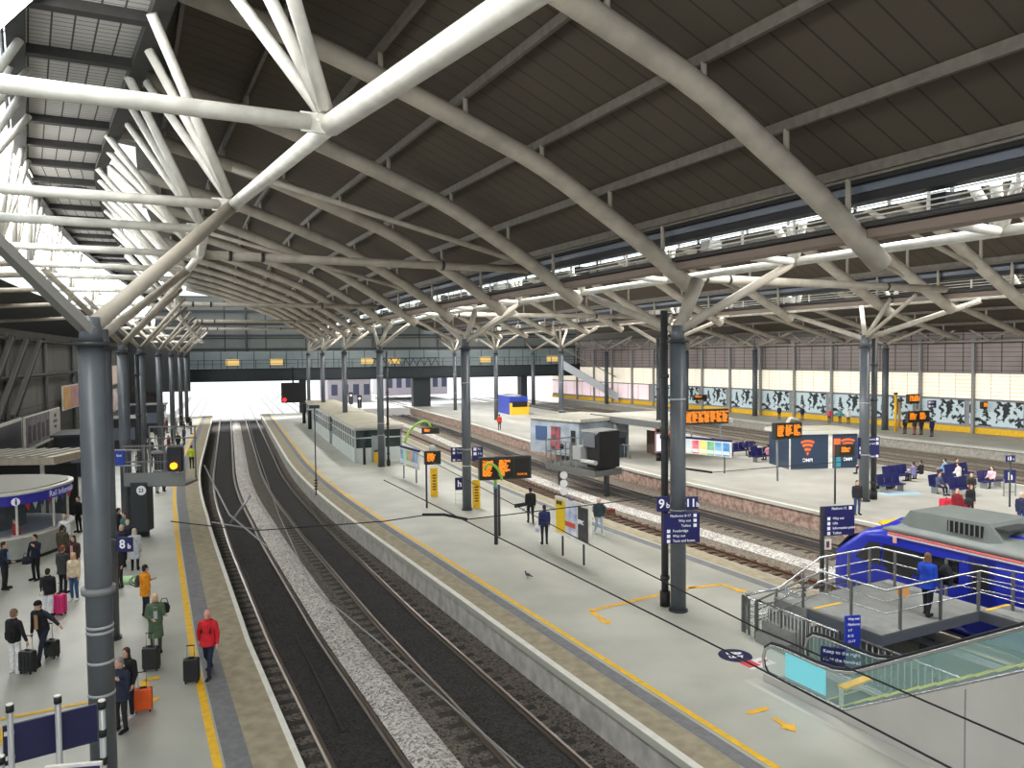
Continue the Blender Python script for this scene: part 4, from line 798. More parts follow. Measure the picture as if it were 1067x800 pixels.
def disc(c, r, mat, label): o = MB().cyl(c, r, .008, 28).build('floor_sticker', mat); return tag(o, label, 'floor sticker')
c_ = G(766, 683); t = thing('floor_sticker', 'round navy floor sticker with white words before the escalator', 'floor sticker', (c_.x, c_.y, .004)); MB().cyl((0, 0, 0), .46, .008, 28).build('disc', NAVY2, t)
for tx, y_ in (('KEEP', .12), ('LEFT', -.12)): put_text(t, tx, .2, (0, y_, .012), TXT, 'up', bold=.005)
c_ = G(790, 691); t = thing('floor_sticker', 'red and white square floor sticker before the escalator', 'floor sticker', (c_.x, c_.y, .004), math.radians(26)); MB().box((-.02, 0, .004), (.9, .5, .008)).build('base', M((226, 222, 220), .6), t); MB().box((-.25, .05, .01), (.4, .4, .008)).build('red_patch', M((206, 70, 80), .6), t); put_text(t, 'STOP', .15, (.2, 0, .014), M((206, 70, 80), .6), 'up')
# sign before the ramp
pf = G(857, 592); t = dirsign(at_depth(874, 542, 24.6), math.radians(12), 1.1, .95, ['>Platform 12', '', 'Way out', 'Lifts', 'Information point', 'Toilets'], 'blue direction sign on a post before the blue train'); 
zz = at_depth(874, 542, 24.6).z; MB().box((-.6, 0, .1-zz/2), (.1, .1, zz+.75)).build('post', DARKST, t); MB().box((-.42, -.02, -.75), (.26, .04, .34)).build('white_plate', WHITE, t); MB().box((-.42, -.045, -.75), (.1, .01, .2)).build('plate_symbol', M((110, 40, 80), .5), t)
# ================================================================== RIGHT PLATFORM FURNITURE
lb = ledboard(at_depth(735.5, 434, 57), math.radians(16), 3.5, 1.0, 'long bank of orange departure boards beyond the big centre column', 7, 8)
for x_ in (-1.2, 1.2): MB().box((x_, 0, -1.3), (.1, .1, 1.9)).build('leg', GREYM, lb)
lb = ledboard(at_depth(820, 448.5, 46), math.radians(22), 1.85, .85, 'orange departure board before the dark blue kiosk', 3, 6, extra=0); MB().tube([(-.7, 0, -3.0), (-.75, 0, -.3)], .06, 8).build('leg', GREYM, lb); MB().tube([(0, 0, .4), (.3, .1, .7), (.9, .1, .6)], .1, 8).build('white_casing', WHITE, lb)
lb = ledboard(at_depth(729, 414, 92), math.radians(16), 1.7, .5, 'tiny orange display above the long bank of boards', 1, 2)
lb = ledboard(at_depth(880, 469, 41), math.radians(22), .95, .5, 'small amber display beside the blue sign on the right platform column', 1, 3); dirsign(at_depth(905, 466.5, 43), math.radians(14), 1.4, 1.2, ['>Platforms', '>Way out', 'Trains', 'Lifts', '>Taxis'], 'blue direction sign on the big column of the right platform')
MB().tube([(-.45, .2, -2.9), (-.45, .2, 0)], .05, 8).build('leg', DARKST, lb)
for (u_, v_, w_, h_, d_, lb_) in ((951, 415.5, 1.3, .85, 78, 'upper amber display before the mural wall'), (956, 434, 2.5, .95, 72, 'lower amber display before the mural wall above waiting people'), (1025, 422, .5, .6, 76, 'small amber display against the mural at the right')):
    ledboard(at_depth(u_, v_, d_), math.radians(20), w_, h_, lb_, 2 if w_ > .6 else 1, 4, extra=0)
dirsign(at_depth(971, 421, 74), .3, 1.0, .7, ['Out', 'Lifts'], 'tiny blue sign hung beside the far amber displays')
# 13 sign + accessible board
pf = G(1052, 528); t = thing('platform_sign', 'blue number 13 sign on a tall post at the right edge', 'sign', (pf.x, pf.y, 0), .1); post(t, 0, 0, 2.5, .045); MB().box((0, 0, 2.6), (.52, .05, .34)).build('board', NAVY, t); put_text(t, '13', .26, (-.08, -.04, 2.6), TXT, bold=.008); put_text(t, 'a', .16, (.16, -.04, 2.58), TXT)
p = G(1052, 517); t = thing('accessible_sign', 'blue wheelchair sign in a white floor stand behind the number 13 post', 'sign', p, .1); MB().box((0, 0, 1.15), (.72, .05, .75)).build('panel', NAVY, t); put_text(t, 'h', .6, (0, -.04, 1.15), TXT, bold=.015)
fm = MB(); [fm.box((x_, 0, .5), (.05, .05, 1.0)) for x_ in (-.36, .36)]; fm.box((0, 0, .25), (.72, .04, .04)).build('frame', STEEL, t)
# kiosk with orange cones
ka, kb = G(822, 489), G(893, 487); d = kb-ka; kz = math.atan2(d.y, d.x)
t = thing('wifi_kiosk', 'dark blue kiosk with orange fan shaped logos and a white flat roof', 'kiosk', ka, kz); W_ = d.length; Hk = 2.5; dp = 3.2
MB().box((W_/2, dp/2, Hk/2), (W_, dp, Hk)).build('walls', M((44, 62, 84), .4), t); MB().box((W_/2, dp/2, Hk+.12), (W_+.5, dp+.5, .24)).build('roof', M((196, 196, 188), .6), t); MB().box((W_/2, dp/2, Hk+.26), (W_+.2, dp+.2, .06)).build('roof_deck', M((160, 154, 138), .8), t)
ORG = M((236, 110, 54), .5, emit=.15)
def fan(x_, y_, z_, s_, face):
    for k, (r0, r1) in enumerate(((0, .22), (.32, .5), (.6, .78), (.86, 1.0))):
        vs = []; 
        for j in range(9): a = math.radians(62+j*7); vs.append((math.cos(a)*r1, math.sin(a)*r1))
        for j in range(8, -1, -1): a = math.radians(62+j*7); vs.append((math.cos(a)*r0, math.sin(a)*r0))
        mb = MB(); mb.add([(x_+p[0]*s_, y_, z_+p[1]*s_) if face == 'f' else (x_, y_+p[0]*s_, z_+p[1]*s_) for p in vs], [tuple(range(18))]); mb.build('logo_band', ORG, t)
fan(W_*.27, -.02, .95, 1.15, 'f'); put_text(t, 'ƆMPI', .34, (W_*.27, -.03, .62), TXT, bold=.01); fan(W_*.86, -.02, 1.0, 1.15, 'f'); put_text(t, 'ƆMPI', .3, (W_*.86, -.03, .62), TXT, bold=.01); MB().box((W_*.7, -.03, 1.5), (.5, .02, 1.3)).build('orange_panel', ORG, t); MB().box((W_*.6, -.04, Hk/2), (.3, .04, Hk)).build('white_pillar', WHITE, t)
fan(W_+.02, dp*.5, 1.1, 1.2, 's'); put_text(t, 'ƆMPI', .34, (W_+.03, dp*.5, .7), TXT, '+x', bold=.01)
MB().box((.06, -.02, 1.2), (.1, .05, 2.4)).build('white_trim', WHITE, t); MB().box((W_*.7, -.05, .45), (.5, .1, .7)).build('teal_panel', M((60, 150, 170), .5), t)
# equipment cage between tracks
ca, cb = G(575, 492), G(634, 503); d = cb-ca; t = thing('equipment_cage', 'grey railed signal platform with black signal hoods between the right hand tracks', 'signal', (ca.x+.5, ca.y, BED), math.atan2(d.y, d.x)); L = d.length*.88
z0 = .85; 
MB().box((L*.5, 0, z0+.75), (L, 2.4, .4)).build('base_box', M((96, 98, 95), .7), t)
for x_ in (.2, L-.2): MB().box((x_, 0, .7), (.25, .25, 1.4)).build('leg', DARKST, t)
f = MB()
for k in range(7): f.box((L*.62*k/6, -1.15, z0+1.75), (.06, .06, 1.7)); f.box((L*.62*k/6, 1.15, z0+1.75), (.06, .06, 1.7))
for zz in (z0+2.6, z0+1.8): f.box((L*.31, -1.15, zz), (L*.62, .06, .06)).box((L*.31, 1.15, zz), (L*.62, .06, .06)).box((0, 0, zz), (.06, 2.3, .06))
f.build('guard_rail', M((110, 112, 110), .5), t)
MB().box((L*.3, .8, z0+1.5), (L*.5, .05, 1.3)).build('mesh_panel', M((120, 124, 122), .6, alpha=.6, key='mm'), t)
MB().loft([[Vector((L*.79, y_, z_)) for y_, z_ in ((-.9, z0+1.1), (.9, z0+1.1), (.9, z0+2.7), (-.9, z0+2.7))], [Vector((L*1.02, y_, z_)) for y_, z_ in ((-.9, z0+1.1), (.9, z0+1.1), (.9, z0+3.5), (-.9, z0+3.5))]], sm=False).build('signal_hood', M((18, 18, 20), .6), t)
MB().box((L*.84, -.95, z0+2.9), (1.1, .05, .9)).build('hood_side', M((92, 96, 100), .6), t); MB().box((L*.85, 0, z0+3.5), (1.6, 2.0, .1)).build('hood_lid', M((150, 150, 146), .6), t)
MB().box((L*.66, -.9, z0+2.0), (.8, .7, .9)).build('signal_head', M((150, 152, 150), .5), t); MB().tube([(L*.75, -1.2, z0+1.5), (L*1.02, -1.2, z0+1.5)], .16, 10).build('conduit', M((160, 160, 158), .5), t); MB().ell((L*.36, -1.25, z0+2.3), (.2, .1, .2)).build('lamp', BLACK, t)
# round speed signs
for u_, v_, n_, lb_ in ((587.5, 503, 3, 'stack of three round white number signs left of the big column'), (619.5, 537, 1, 'round white sign low beside the rusty track')):
    for k in range(n_):
        p = at_depth(u_, v_-8+k*8.5 if n_ > 1 else v_, 40); o = MB().tube([p+Vector((0, .04, 0)), p], .2, 16).build('speed_sign', M((214, 214, 214), .5), None); tag(o, 'round white speed sign beside the tracks, '+(('topmost of the stack of three', 'middle of the stack of three', 'lowest of the stack of three')[k] if n_ > 1 else 'standing alone near the pale hatted man'), 'sign')
# waiting building on the right platform (grey glass) with adverts
ba, bb = G(556, 470), G(600, 476); d = bb-ba
t = thing('staff_building', 'pale flat roofed platform building with posters behind the signal cage', 'building', ba, math.atan2(d.y, d.x)); L = d.length*1.0
MB().box((L*.5, 3, 1.45), (L*1.15, 6, 2.9)).build('walls', M((168, 178, 186), .5, c2=(132, 140, 150), nscale=.8), t); MB().box((L*.55, 3, 3.0), (L*1.2, 6.4, .25)).build('roof', M((190, 186, 172), .8, noise=.1), t)
MB().box((L*.55, -.04, 1.4), (1.1, .05, 1.9)).build('poster', PP((200, 90, 100), (60, 60, 70), 1.2), t); MB().box((L*.2, -.04, 1.7), (1.4, .05, 1.2)).build('window', M((70, 90, 130), .3), t); MB().box((L*.95, -.04, 1.4), (.5, .05, 1.5)).build('window', BLACK, t)
ba, bb = G(640, 470), G(700, 482); d = bb-ba
t = thing('canopy_shelter', 'grey canopied seating shelter with a turquoise panel beyond the dark column', 'shelter', ba, math.atan2(d.y, d.x)); L = d.length
MB().box((L*.42, 2.2, 3.05), (L*1.25, 7, .3)).build('roof', M((176, 172, 160), .8, noise=.08), t); MB().box((L*.42, -1.35, 2.95), (L*1.25, .1, .5)).build('fascia', M((98, 100, 98), .6), t)
for x_ in (-.4, L*.22): MB().cyl((x_, -1, 0), .22, 3, 12).build('post', M((130, 132, 130), .6), t)
MB().box((-.5, .2, 1.9), (1.5, .1, 1.4)).build('turquoise_panel', M((40, 190, 214), .4, emit=.25), t); MB().box((L*.75, .6, 2.1), (1.8, .1, .55)).build('orange_panel', ORG, t); MB().box((L*.6, 1.2, 1.1), (3.4, .1, 1.9)).build('back_wall', M((90, 74, 62), .8, noise=.2), t)
for k in range(5):
    MB().tube([(L*.2+k*.8, -1.6, 0), (L*.2+k*.8, -1.6, 1.05)], .03, 6).build('barrier_post', STEEL, t)
MB().tube([(L*.2, -1.6, 1.05), (L*.2+3.2, -1.6, 1.05)], .03, 6).build('barrier_rail', STEEL, t); MB().tube([(-1.5, -1.6, .9), (L*.2, -1.6, .9)], .03, 6).build('barrier_rail', STEEL, t)
p = G(647, 476); t = thing('ticket_machine', 'slim dark grey machine standing before the canopied shelter', 'machine', p, .3); MB().box((0, 0, 1.0), (.75, .5, 2.0)).build('body', M((60, 70, 78), .5), t); MB().box((0, -.26, 1.35), (.5, .03, .5)).build('screen', BLACK, t)
t = thing('lit_panel', 'pink and white lit panel mounted on the dark column', 'panel', at_depth(686, 461, 59), .3); MB().box((0, 0, 0), (.55, .12, 1.55)).build('casing', M((150, 120, 135), .5), t); MB().box((0, -.07, 0), (.4, .02, 1.3)).build('face', M((240, 226, 236), .4, emit=.5), t)
# benches
def bench(p, rz, n, label, grp='navy seats on the right platform'):
    t = thing('bench', label, 'bench', p, rz, grp)
    NV = M((30, 34, 92), .5)
    for k in range(n):
        x_ = (k-(n-1)/2)*.62; MB().box((x_, 0, .43), (.54, .5, .07)).build('seat', NV, t); MB().box((x_, .27, .75), (.54, .06, .6), mat=Matrix.Rotation(-.15, 3, 'X')).build('backrest', NV, t)
    for x_ in (-(n*.31)+.2, n*.31-.2): MB().box((x_, 0, .2), (.06, .4, .4)).build('leg', STEEL, t)
    MB().box((0, 0, .36), (n*.62, .07, .06)).build('beam', STEEL, t); return t
BENCH = [(936, 502, .5, 4, 'navy bench with two seated people, leftmost group of seats'), (929, 512, .4, 3, 'navy bench with dark luggage beside the blue floor panel'), (1000, 500, .5, 4, 'navy bench behind the seated couple in the middle of the right platform'), (985, 512, .5, 4, 'navy bench with the man in grey, middle of the right platform'), (1003, 516, .5, 3, 'navy bench nearest the red suitcases'), (1032, 508, .5, 3, 'navy bench beside the blue wheelchair sign'), (800, 480, .5, 5, 'navy bench left of the dark blue kiosk'), (775, 474, .5, 5, 'navy bench behind the poster row end'), (735, 470, .4, 4, 'navy bench hidden behind the posters')]
for b_ in BENCH: bench(G(b_[0], b_[1]), b_[2], b_[3], b_[4])
for u_, v_, lb in ((1005, 449, 'grey bicycle rack heaped with dark bikes before the mural'),):
    t = thing('bike_rack', lb, 'rack', G(u_, v_), WR+PI/2); 
    for k in range(8): MB().tube([(k*.8-2.8, 0, 0), (k*.8-2.8, 0, .95), (k*.8-2.5, 0, 1.1), (k*.8-2.2, 0, .95), (k*.8-2.2, 0, 0)], .04, 6).build('hoop', DARKST, t)
for i, (u_, v_) in enumerate(((938, 441), (946, 443), (951, 444))): pass
tag(MB().box(G(971, 521)+Vector((0, 0, .006)), (2.6, .9, .006), math.radians(5)).build('floor_panel', M((170, 200, 214), .5)), 'pale blue panel on the floor beside the seats', 'floor panel') if False else None
c_ = G(938, 514); tag(MB().box(c_+Vector((0, 0, .006)), (2.4, 1.0, .01), math.radians(10)).build('floor_panel', M((176, 206, 222), .5)), 'pale blue floor panel beside the left seats', 'floor panel')
# big panels / small white signs in front of kiosk 12, yellow black post
for i, (u_, v_, h_, lb) in enumerate(((903, 500, 2.8, 'slim orange topped post behind the right platform column'), )):
    t = thing('help_point', lb, 'post', G(u_, v_), 0); post(t, 0, 0, h_, .1); MB().box((0, -.1, h_-.3), (.25, .1, .8)).build('panel', M((230, 140, 40), .5), t)
for i, (u_, v_, h_) in enumerate(((933, 450, 4.0), (937, 446, 3.0), (1002, 447, 3.6))):
    t = thing('platform_lamp', 'slim post near the mural wall, '+('yellow one, leftmost', 'pale one beside the yellow post', 'dark one with a yellow arm')[i], 'post', G(u_, v_), 0); MB().cyl((0, 0, 0), .14, h_, 10).build('post', (YEL, M((190, 150, 110), .5), DARKST)[i], t); MB().box((0, 0, h_), (.3, .3, .2)).build('cap', DARKST, t)
# far yellow and blue train
p = G(541, 433, 0); t = thing('train', 'small distant train with a yellow front and blue side at the far platform', 'train', (p.x, p.y+2, BED), math.radians(18))
MB().box((0, 3.6, 2.1), (2.7, 7, 2.9)).build('body', M((40, 66, 170), .4), t); MB().box((0, -.15, 1.7), (2.72, .5, 1.9)).build('yellow_front', M((246, 190, 40), .5, emit=.1), t); MB().box((0, -.42, 2.5), (2.2, .06, .75)).build('windscreen', BLACK, t); MB().box((0, -.4, .75), (2.3, .2, .4)).build('coupler', M((190, 50, 50), .5), t)
MB().ell((0, 3.6, 3.5), (1.3, 3.6, .35)).build('roof', GREYM, t)
# overhead line equipment
def wire(pts, r, label, m=None, grp=None): return tag(MB().tube(pts, r, 5, cap=False).build('overhead_wire', m or BLACK), label, 'wire', grp)
def ohw(o, z, s0, s1, label, r=.02): return wire([fr(q, o, z) for q in range(s0, s1, 4)], r, label)
# registration arms over the near tracks
def arm(pts, r, label, m=STEEL): return tag(MB().tube([Vector(p) for p in pts], r, 7).build('registration_arm', m), label, 'overhead arm')
A_ = lambda u, v, D: at_depth(u, v, D)
arm([A_(213, 485, 24), A_(239, 536, 22), A_(278, 569, 21)], .028, 'thin pale overhead arm crossing the near track, upper left end near the platform edge')
arm([A_(240, 545, 22), A_(261, 516, 22)], .04, 'short pale forked arm standing out over the near track')
arm([A_(220, 544, 23), A_(272, 552, 23)], .02, 'thin pale rod crossing the near track below the forked arm')
wire([A_(178, 543, 24), A_(262, 553, 24), A_(400, 543, 25), A_(440, 537, 25.5)], .018, 'thin dark cross wire over the two near tracks')
wire([A_(440, 536, 25.5), A_(463, 536, 25.5), A_(487, 541, 25.5)], .05, 'dark insulator string above the centre platform near the posts')
wire([A_(487, 541, 25.5), A_(640, 523, 26), A_(700, 516, 27)], .018, 'thin dark wire running past the advert board')
wire([A_(536, 527, 26), A_(548, 525, 26)], .07, 'dark insulator beside the man in black')
wire([A_(255, 425, 80), A_(268, 470, 45), A_(290, 535, 28), A_(325, 612, 19), A_(396, 670, 14.5), A_(518, 777, 10.5), A_(570, 822, 9)], .016, 'long thin pale contact wire above the two near tracks', STEEL)
q0, q1 = G(307, 660, BED+.1), G(358, 763, BED+.1); tag(MB().beam(q0, q1, .07, .09).build('loose_rail', M((50, 40, 36), .6)), 'dark spare rail length lying between the rails of the left track', 'rail')
wire([A_(540, 570, 17), A_(760, 680, 12.5), A_(1000, 805, 9)], .016, 'long dark catenary wire crossing the platform towards the lower right corner')
wire([A_(400, 500, 24), A_(540, 570, 17)], .016, 'dark catenary wire beyond the advert board')
wire([A_(600, 560, 20), A_(790, 655, 14), A_(1067, 775, 10)], .016, 'second long dark catenary wire above the escalator')
wire([A_(430, 370+100, 40), A_(600, 560, 20)], .014, 'thin dark wire running behind the advert board')
wire([A_(713, 488, 40), A_(742, 492, 40)], .06, 'dark insulator string right of the big centre column'); wire([A_(742, 492, 40), A_(815, 486, 42), A_(893, 480, 44)], .02, 'thin wire between the two big columns')
t = thing('overhead_mast', 'slender black overhead line mast at the centre platform edge near the waiting room', 'mast', G(329, 500)-Vector((0, 0, 0))); p = G(329.5, 516); t.location = (p.x, p.y, 0); MB().cyl((0, 0, 0), .035, 5.4, 8).build('mast', BLACK, t)
for k in range(4): MB().cyl((0, 0, .35+k*.18), .11, .07, 10).build('insulator', DARKST, t)
MB().box((0, 0, 5.4), (.6, .1, .2)).build('bracket', DARKST, t)
for i, (u_, v_, h_) in enumerate(((317, 441, 3.0), (323, 447, 2.6))): t = thing('bollard_post', 'short thick dark post before the far waiting room, '+('left', 'right'), 'post', G(u_, v_)) if False else thing('bollard_post', 'short thick dark post left of the waiting room, '+('left one', 'right one')[i], 'post', G(u_, v_)); MB().cyl((0, 0, 0), .22, h_*.8, 12).build('body', BLACK, t); MB().cyl((0, 0, h_*.8), .25, .12, 12).build('cap', DARKST, t)
for i, (u_, v_, h_) in enumerate(((379.8, 484, 1.9), )): t = thing('totem_post', 'slim black post before the waiting room front', 'post', G(u_, v_)); MB().cyl((0, 0, 0), .1, h_, 12).build('body', BLACK, t); MB().box((0, 0, h_), (.24, .1, .2)).build('cap', DARKST, t)
p = G(393, 482); t = thing('litter_bin', 'small yellow bin beside the column before the waiting room', 'bin', p); MB().box((0, 0, .45), (.4, .35, .9)).build('body', YEL, t); MB().box((0, 0, .93), (.44, .4, .08)).build('lid', BLACK, t)
p = G(460+107, 480); 
# track side machine
p = G(558+58, 0+536, BED); t = thing('point_machine', 'red and grey point machine between the right hand tracks', 'machine', p, .5); MB().box((0, 0, .3), (1.1, .8, .55)).build('casing', M((150, 152, 152), .6, noise=.2), t); MB().box((.9, -.4, .15), (.8, .4, .3)).build('cover', M((120, 60, 54), .7), t)
# green bag sheet, blue case on pipe
# ================================================================== PIT, DECK, ESCALATOR, TRAIN
# hole in the centre platform for the subway stairs
cut = MB().loft([[fr(s, o, z) for s, o in ((15.0, 6.45), (15.0, 11.0), (2.0, 11.0), (2.0, 6.45))] for z in (-1.22, .5)], sm=False).build('cutter', BLACK)
md = p9.modifiers.new('stairwell', 'BOOLEAN'); md.object = cut; md.operation = 'DIFFERENCE'; md.solver = 'EXACT'
dg = bpy.context.evaluated_depsgraph_get(); me = bpy.data.meshes.new_from_object(p9.evaluated_get(dg)); p9.modifiers.clear(); p9.data = me; bpy.data.objects.remove(cut)
RG = math.radians(26.5)
def fp(s, o, z=0): return fr(s, o, z)
DKM = M((30, 30, 32), .8)
t = thing('subway_stairs', 'dark stairwell with steps going down beneath the railed deck', 'stairs', fp(8.5, 8.7, -1.2), RG)
MB().loft([[fp(s, o, -1.2) for s, o in ((14.9, 6.5), (14.9, 10.95), (2.1, 10.95), (2.1, 6.5))], [fp(s, o, -1.17) for s, o in ((14.9, 6.5), (14.9, 10.95), (2.1, 10.95), (2.1, 6.5))]], sm=False).build('pit_floor', DKM, t, world=True)
for k in range(8):
    s_ = 9.6-k*.34; MB().beam(fp(s_, 6.6, -.05-k*.15), fp(s_, 10.9, -.05-k*.15), .36, .12).build('step', M((120, 116, 104), .7), t, world=True)
    MB().beam(fp(s_+.17, 6.7, .02-k*.15), fp(s_+.17, 10.8, .02-k*.15), .04, .02).build('nosing', M((210, 180, 60), .6) if k % 2 else M((190, 186, 176), .6), t, world=True)
# deck
DZ = 1.2
t = thing('deck', 'raised grey landing deck with dark fascia, yellow nosing and steps beside the train', 'deck', fp(12.9, 9, 0), RG)
DK = M((128, 130, 126), .8, noise=.1, nscale=3); FAS = M((88, 92, 100), .5)
def quadslab(pts, z0, z1, nm, m, par): MB().loft([[fp(s, o, z0) for s, o in pts], [fp(s, o, z1) for s, o in pts]], sm=False).build(nm, m, par, world=True)
DP = [(14.5, 6.9), (14.5, 11.35), (5.0, 12.1), (5.0, 10.95), (11.3, 10.85), (11.4, 7.05)]
DPc = [(14.5, 6.9), (14.5, 11.3), (11.35, 11.3), (11.35, 6.9)]; DPr = [(11.35, 10.9), (11.35, 12.1), (3.0, 12.1), (3.0, 10.9)]
for i_, P_ in enumerate((DPc, DPr)):
    quadslab(P_, DZ-.3, DZ-.03, 'fascia', FAS, t); quadslab(P_, DZ-.03, DZ, 'deck_surface', DK, t)
for a, b_ in (((13.6, 7.0), (13.6, 8.1)), ((11.25, 11.0), (11.25, 12.1))): MB().beam(fp(*a, DZ+.006), fp(*b_, DZ+.006), .08, .012).build('nosing', YEL, t, world=True)
for k in range(4):
    o_ = 6.1+k*.24; quadslab([(13.7, o_), (14.9, o_), (14.9, 7.0), (13.7, 7.0)], k*.3, (k+1)*.3-.01, 'step', DK, t)
MB().beam(fp(12.9, 7.0, 0), fp(12.9, 7.0, DZ-.3), .3, .3).beam(fp(12.9, 10.9, -1.1), fp(12.9, 10.9, DZ-.3), .3, .3).build('support', FAS, t, world=True)
# railings
def railing(path, label, posts, mids=(.55, .3), h=1.1, glass=False, bars=0):
    "path of (s,o,zfoot); rails follow it, posts at listed fractions"
    t = thing('railing', label, 'railing', fp(path[0][0], path[0][1], path[0][2]), RG, 'steel railings round the deck and stairwell')
    P = [fp(*p) for p in path]; up = Vector((0, 0, 1))
    MB().tube([p+up*h for p in P], .03, 9).build('hand_rail', CHROME, t, world=True)
    for m_ in mids: MB().tube([p+up*m_*h*1.2 for p in P], .018, 7).build('mid_rail', CHROME, t, world=True)
    tot = [0]
    for a, b_ in zip(P, P[1:]): tot.append(tot[-1]+(b_-a).length)
    def at(f):
        l = f*tot[-1]
        for i in range(len(P)-1):
            if l <= tot[i+1]+1e-6: return P[i].lerp(P[i+1], (l-tot[i])/(tot[i+1]-tot[i]))
        return P[-1]
    for k in range(posts+1):
        p = at(k/posts); MB().beam(p, p+up*(h-.02), .05, .09).build('rail_post', M((120, 120, 118), .35, .6), t, world=True)
    if bars:
        b = MB(); 
        for k in range(bars+1): p = at(k/bars); MB().tube([p+up*.1, p+up*(h-.05)], .014, 5).build('bar', M((190, 190, 186), .4, .2), t, world=True)
        MB().tube([p+up*.1 for p in P], .02, 6).build('bottom_rail', CHROME, t, world=True)
    if glass:
        for a, b_ in zip(P, P[1:]): MB().add([a+up*.1, b_+up*.1, b_+up*(h-.15), a+up*(h-.15)], [(0, 1, 2, 3)]).build('glass_panel', GLASS, t, world=True)
    return t
railing([(15.6, 6.35, 0), (14.9, 7.1, .35), (14.45, 8.2, DZ), (14.5, 10.7, DZ), (12.9, 10.75, DZ)], 'back railing rising from the floor and round the rear of the deck', 7)
railing([(12.6, 11.3, DZ), (9.2, 12.0, DZ), (4, 12.0, DZ)], 'railing behind the woman along the train side of the deck', 5)
railing([(15.1, 6.35, 0), (13.4, 7.1, DZ), (11.4, 7.1, DZ), (11.35, 10.95, DZ), (3.5, 10.95, DZ)], 'front railing of the deck with bends above the dark stairwell', 10, mids=(.62, .38))
railing([(15.2, 6.4, 0), (12.2, 6.35, 0)], 'low railing with many vertical bars at the stairwell edge', 3, mids=(), bars=22)
railing([(12.1, 6.4, 0), (5.0, 6.4, 0)], 'vertical bar railing behind the escalator glass', 6, mids=(), bars=40)
railing([(15.7, 6.35, 0), (15.1, 6.3, 0)], 'glass panelled railing at the left end of the stairwell', 2, glass=True)
railing([(15.8, 6.6, 0), (15.4, 8.4, 0), (15.1, 10.6, 0)], 'glass railing on the floor behind the deck', 4, glass=True)
# blue signs at the stairwell
def standsign(u, v, z, w, h, lines, label, rz):
    p = G(u, v, z); t = thing('information_sign', label, 'sign', p, rz); MB().box((0, 0, h/2), (w, .06, h)).build('board', M((24, 50, 170), .4) if h > w else NAVY, t)
    for i, l in enumerate(lines): put_text(t, l, h/len(lines)*.62, (-w/2+.06, -.04, h-(i+.5)*h/len(lines)), TXT, align='LEFT')
    return t
standsign(888, 682, .75, .42, 1.0, ['Way out', 'Platforms', '1-7', '8-12', '13-17', 'Lifts', 'Shops'], 'tall bright blue sign standing in the stairwell', math.radians(10))
standsign(876, 700, .3, .95, .6, ['Keep to the right', 'Hold the handrail', 'No trolleys'], 'wide navy sign behind the far escalator handrail', math.radians(-25))
# escalator
es = thing('escalator', 'glass sided escalator rising from the centre platform towards the lower right', 'escalator', fp(12.6, 5.2, 0), RG)
SL = .6; zr = lambda s: 0 if s > 10.4 else (10.4-s)*SL
S0 = 12.75; SE = -4.
RUB = M((30, 32, 34), .4); SKIRT = M((178, 182, 182), .3, .6)
for o in (4.45, 5.95):
    P = [(S0-.1, .12), (S0+.12, .35), (S0+.17, .6), (S0+.1, .85), (S0-.12, 1.02), (S0-.5, 1.06), (11.2, 1.05), (10.7, 1.08), (10.2, 1.22)]+[(s_, 1.05+zr(s_)+.04) for s_ in (9.8, 8, 5, 2, -1, SE)]
    MB().tube([fp(s_, o, z) for s_, z in P], .03, 8).build('hand_rail', RUB, es, world=True)
    MB().tube([fp(s_, o, z-.075) for s_, z in P], .045, 8).build('rail_channel', CHROME, es, world=True)
    g = MB(); S_ = [S0+.05, 12, 11, 10.4, 9, 7, 5, 2, SE]
    g.add([fp(s_, o, .2+zr(s_)) for s_ in S_]+[fp(s_, o, .98+zr(s_)) for s_ in S_], [(i, i+1, len(S_)+i+1, len(S_)+i) for i in range(len(S_)-1)]); g.build('glass_side', M((176, 214, 206), .06, alpha=.3, key='esc'), es, world=True)
    MB().tube([fp(s_, o, .2+zr(s_)) for s_ in S_], .04, 6).build('skirt_trim', CHROME, es, world=True)
    pl = MB(); Z0 = [0]*4+[0]*5
    for side in (-.12, .12):
        pl.add([fp(s_, o+side, 0) for s_ in S_]+[fp(s_, o+side, .18+zr(s_)) for s_ in S_], [(i, i+1, len(S_)+i+1, len(S_)+i) for i in range(len(S_)-1)])
    n_ = len(S_); pl.add([fp(s_, o-.12, .18+zr(s_)) for s_ in S_]+[fp(s_, o+.12, .18+zr(s_)) for s_ in S_], [(i, i+1, n_+i+1, n_+i) for i in range(n_-1)])
    pl.add([fp(S_[0], o-.12, 0), fp(S_[0], o+.12, 0), fp(S_[0], o+.12, .18), fp(S_[0], o-.12, .18)], [(0, 1, 2, 3)])
    pl.build('side_cladding', M((182, 180, 174), .55, noise=.06, nscale=.8), es, world=True)
MB().beam(fp(12.7, 5.2, .02), fp(10.9, 5.2, .02), 1.3, .03).build('landing_plate', M((120, 130, 128), .4, .4), es, world=True)
for k in range(36):
    s_ = 10.9-k*.4; zz = max(0, (10.5-s_)*SL); MB().beam(fp(s_, 4.6, zz), fp(s_, 5.8, zz), .4, .22).build('step', M((78, 84, 82), .5, .3), es, world=True)
    if k < 30: MB().beam(fp(s_+.19, 4.62, zz+.115), fp(s_+.19, 5.78, zz+.115), .03, .012).build('step_edge', M((200, 200, 90), .5), es, world=True)
MB().add([fp(12.2, 4.47, .3), fp(10.95, 4.47, .3), fp(10.95, 4.47, .92), fp(12.2, 4.47, .92)], [(0, 1, 2, 3)]).build('turquoise_panel', M((110, 214, 230), .4, emit=.35), es, world=True)
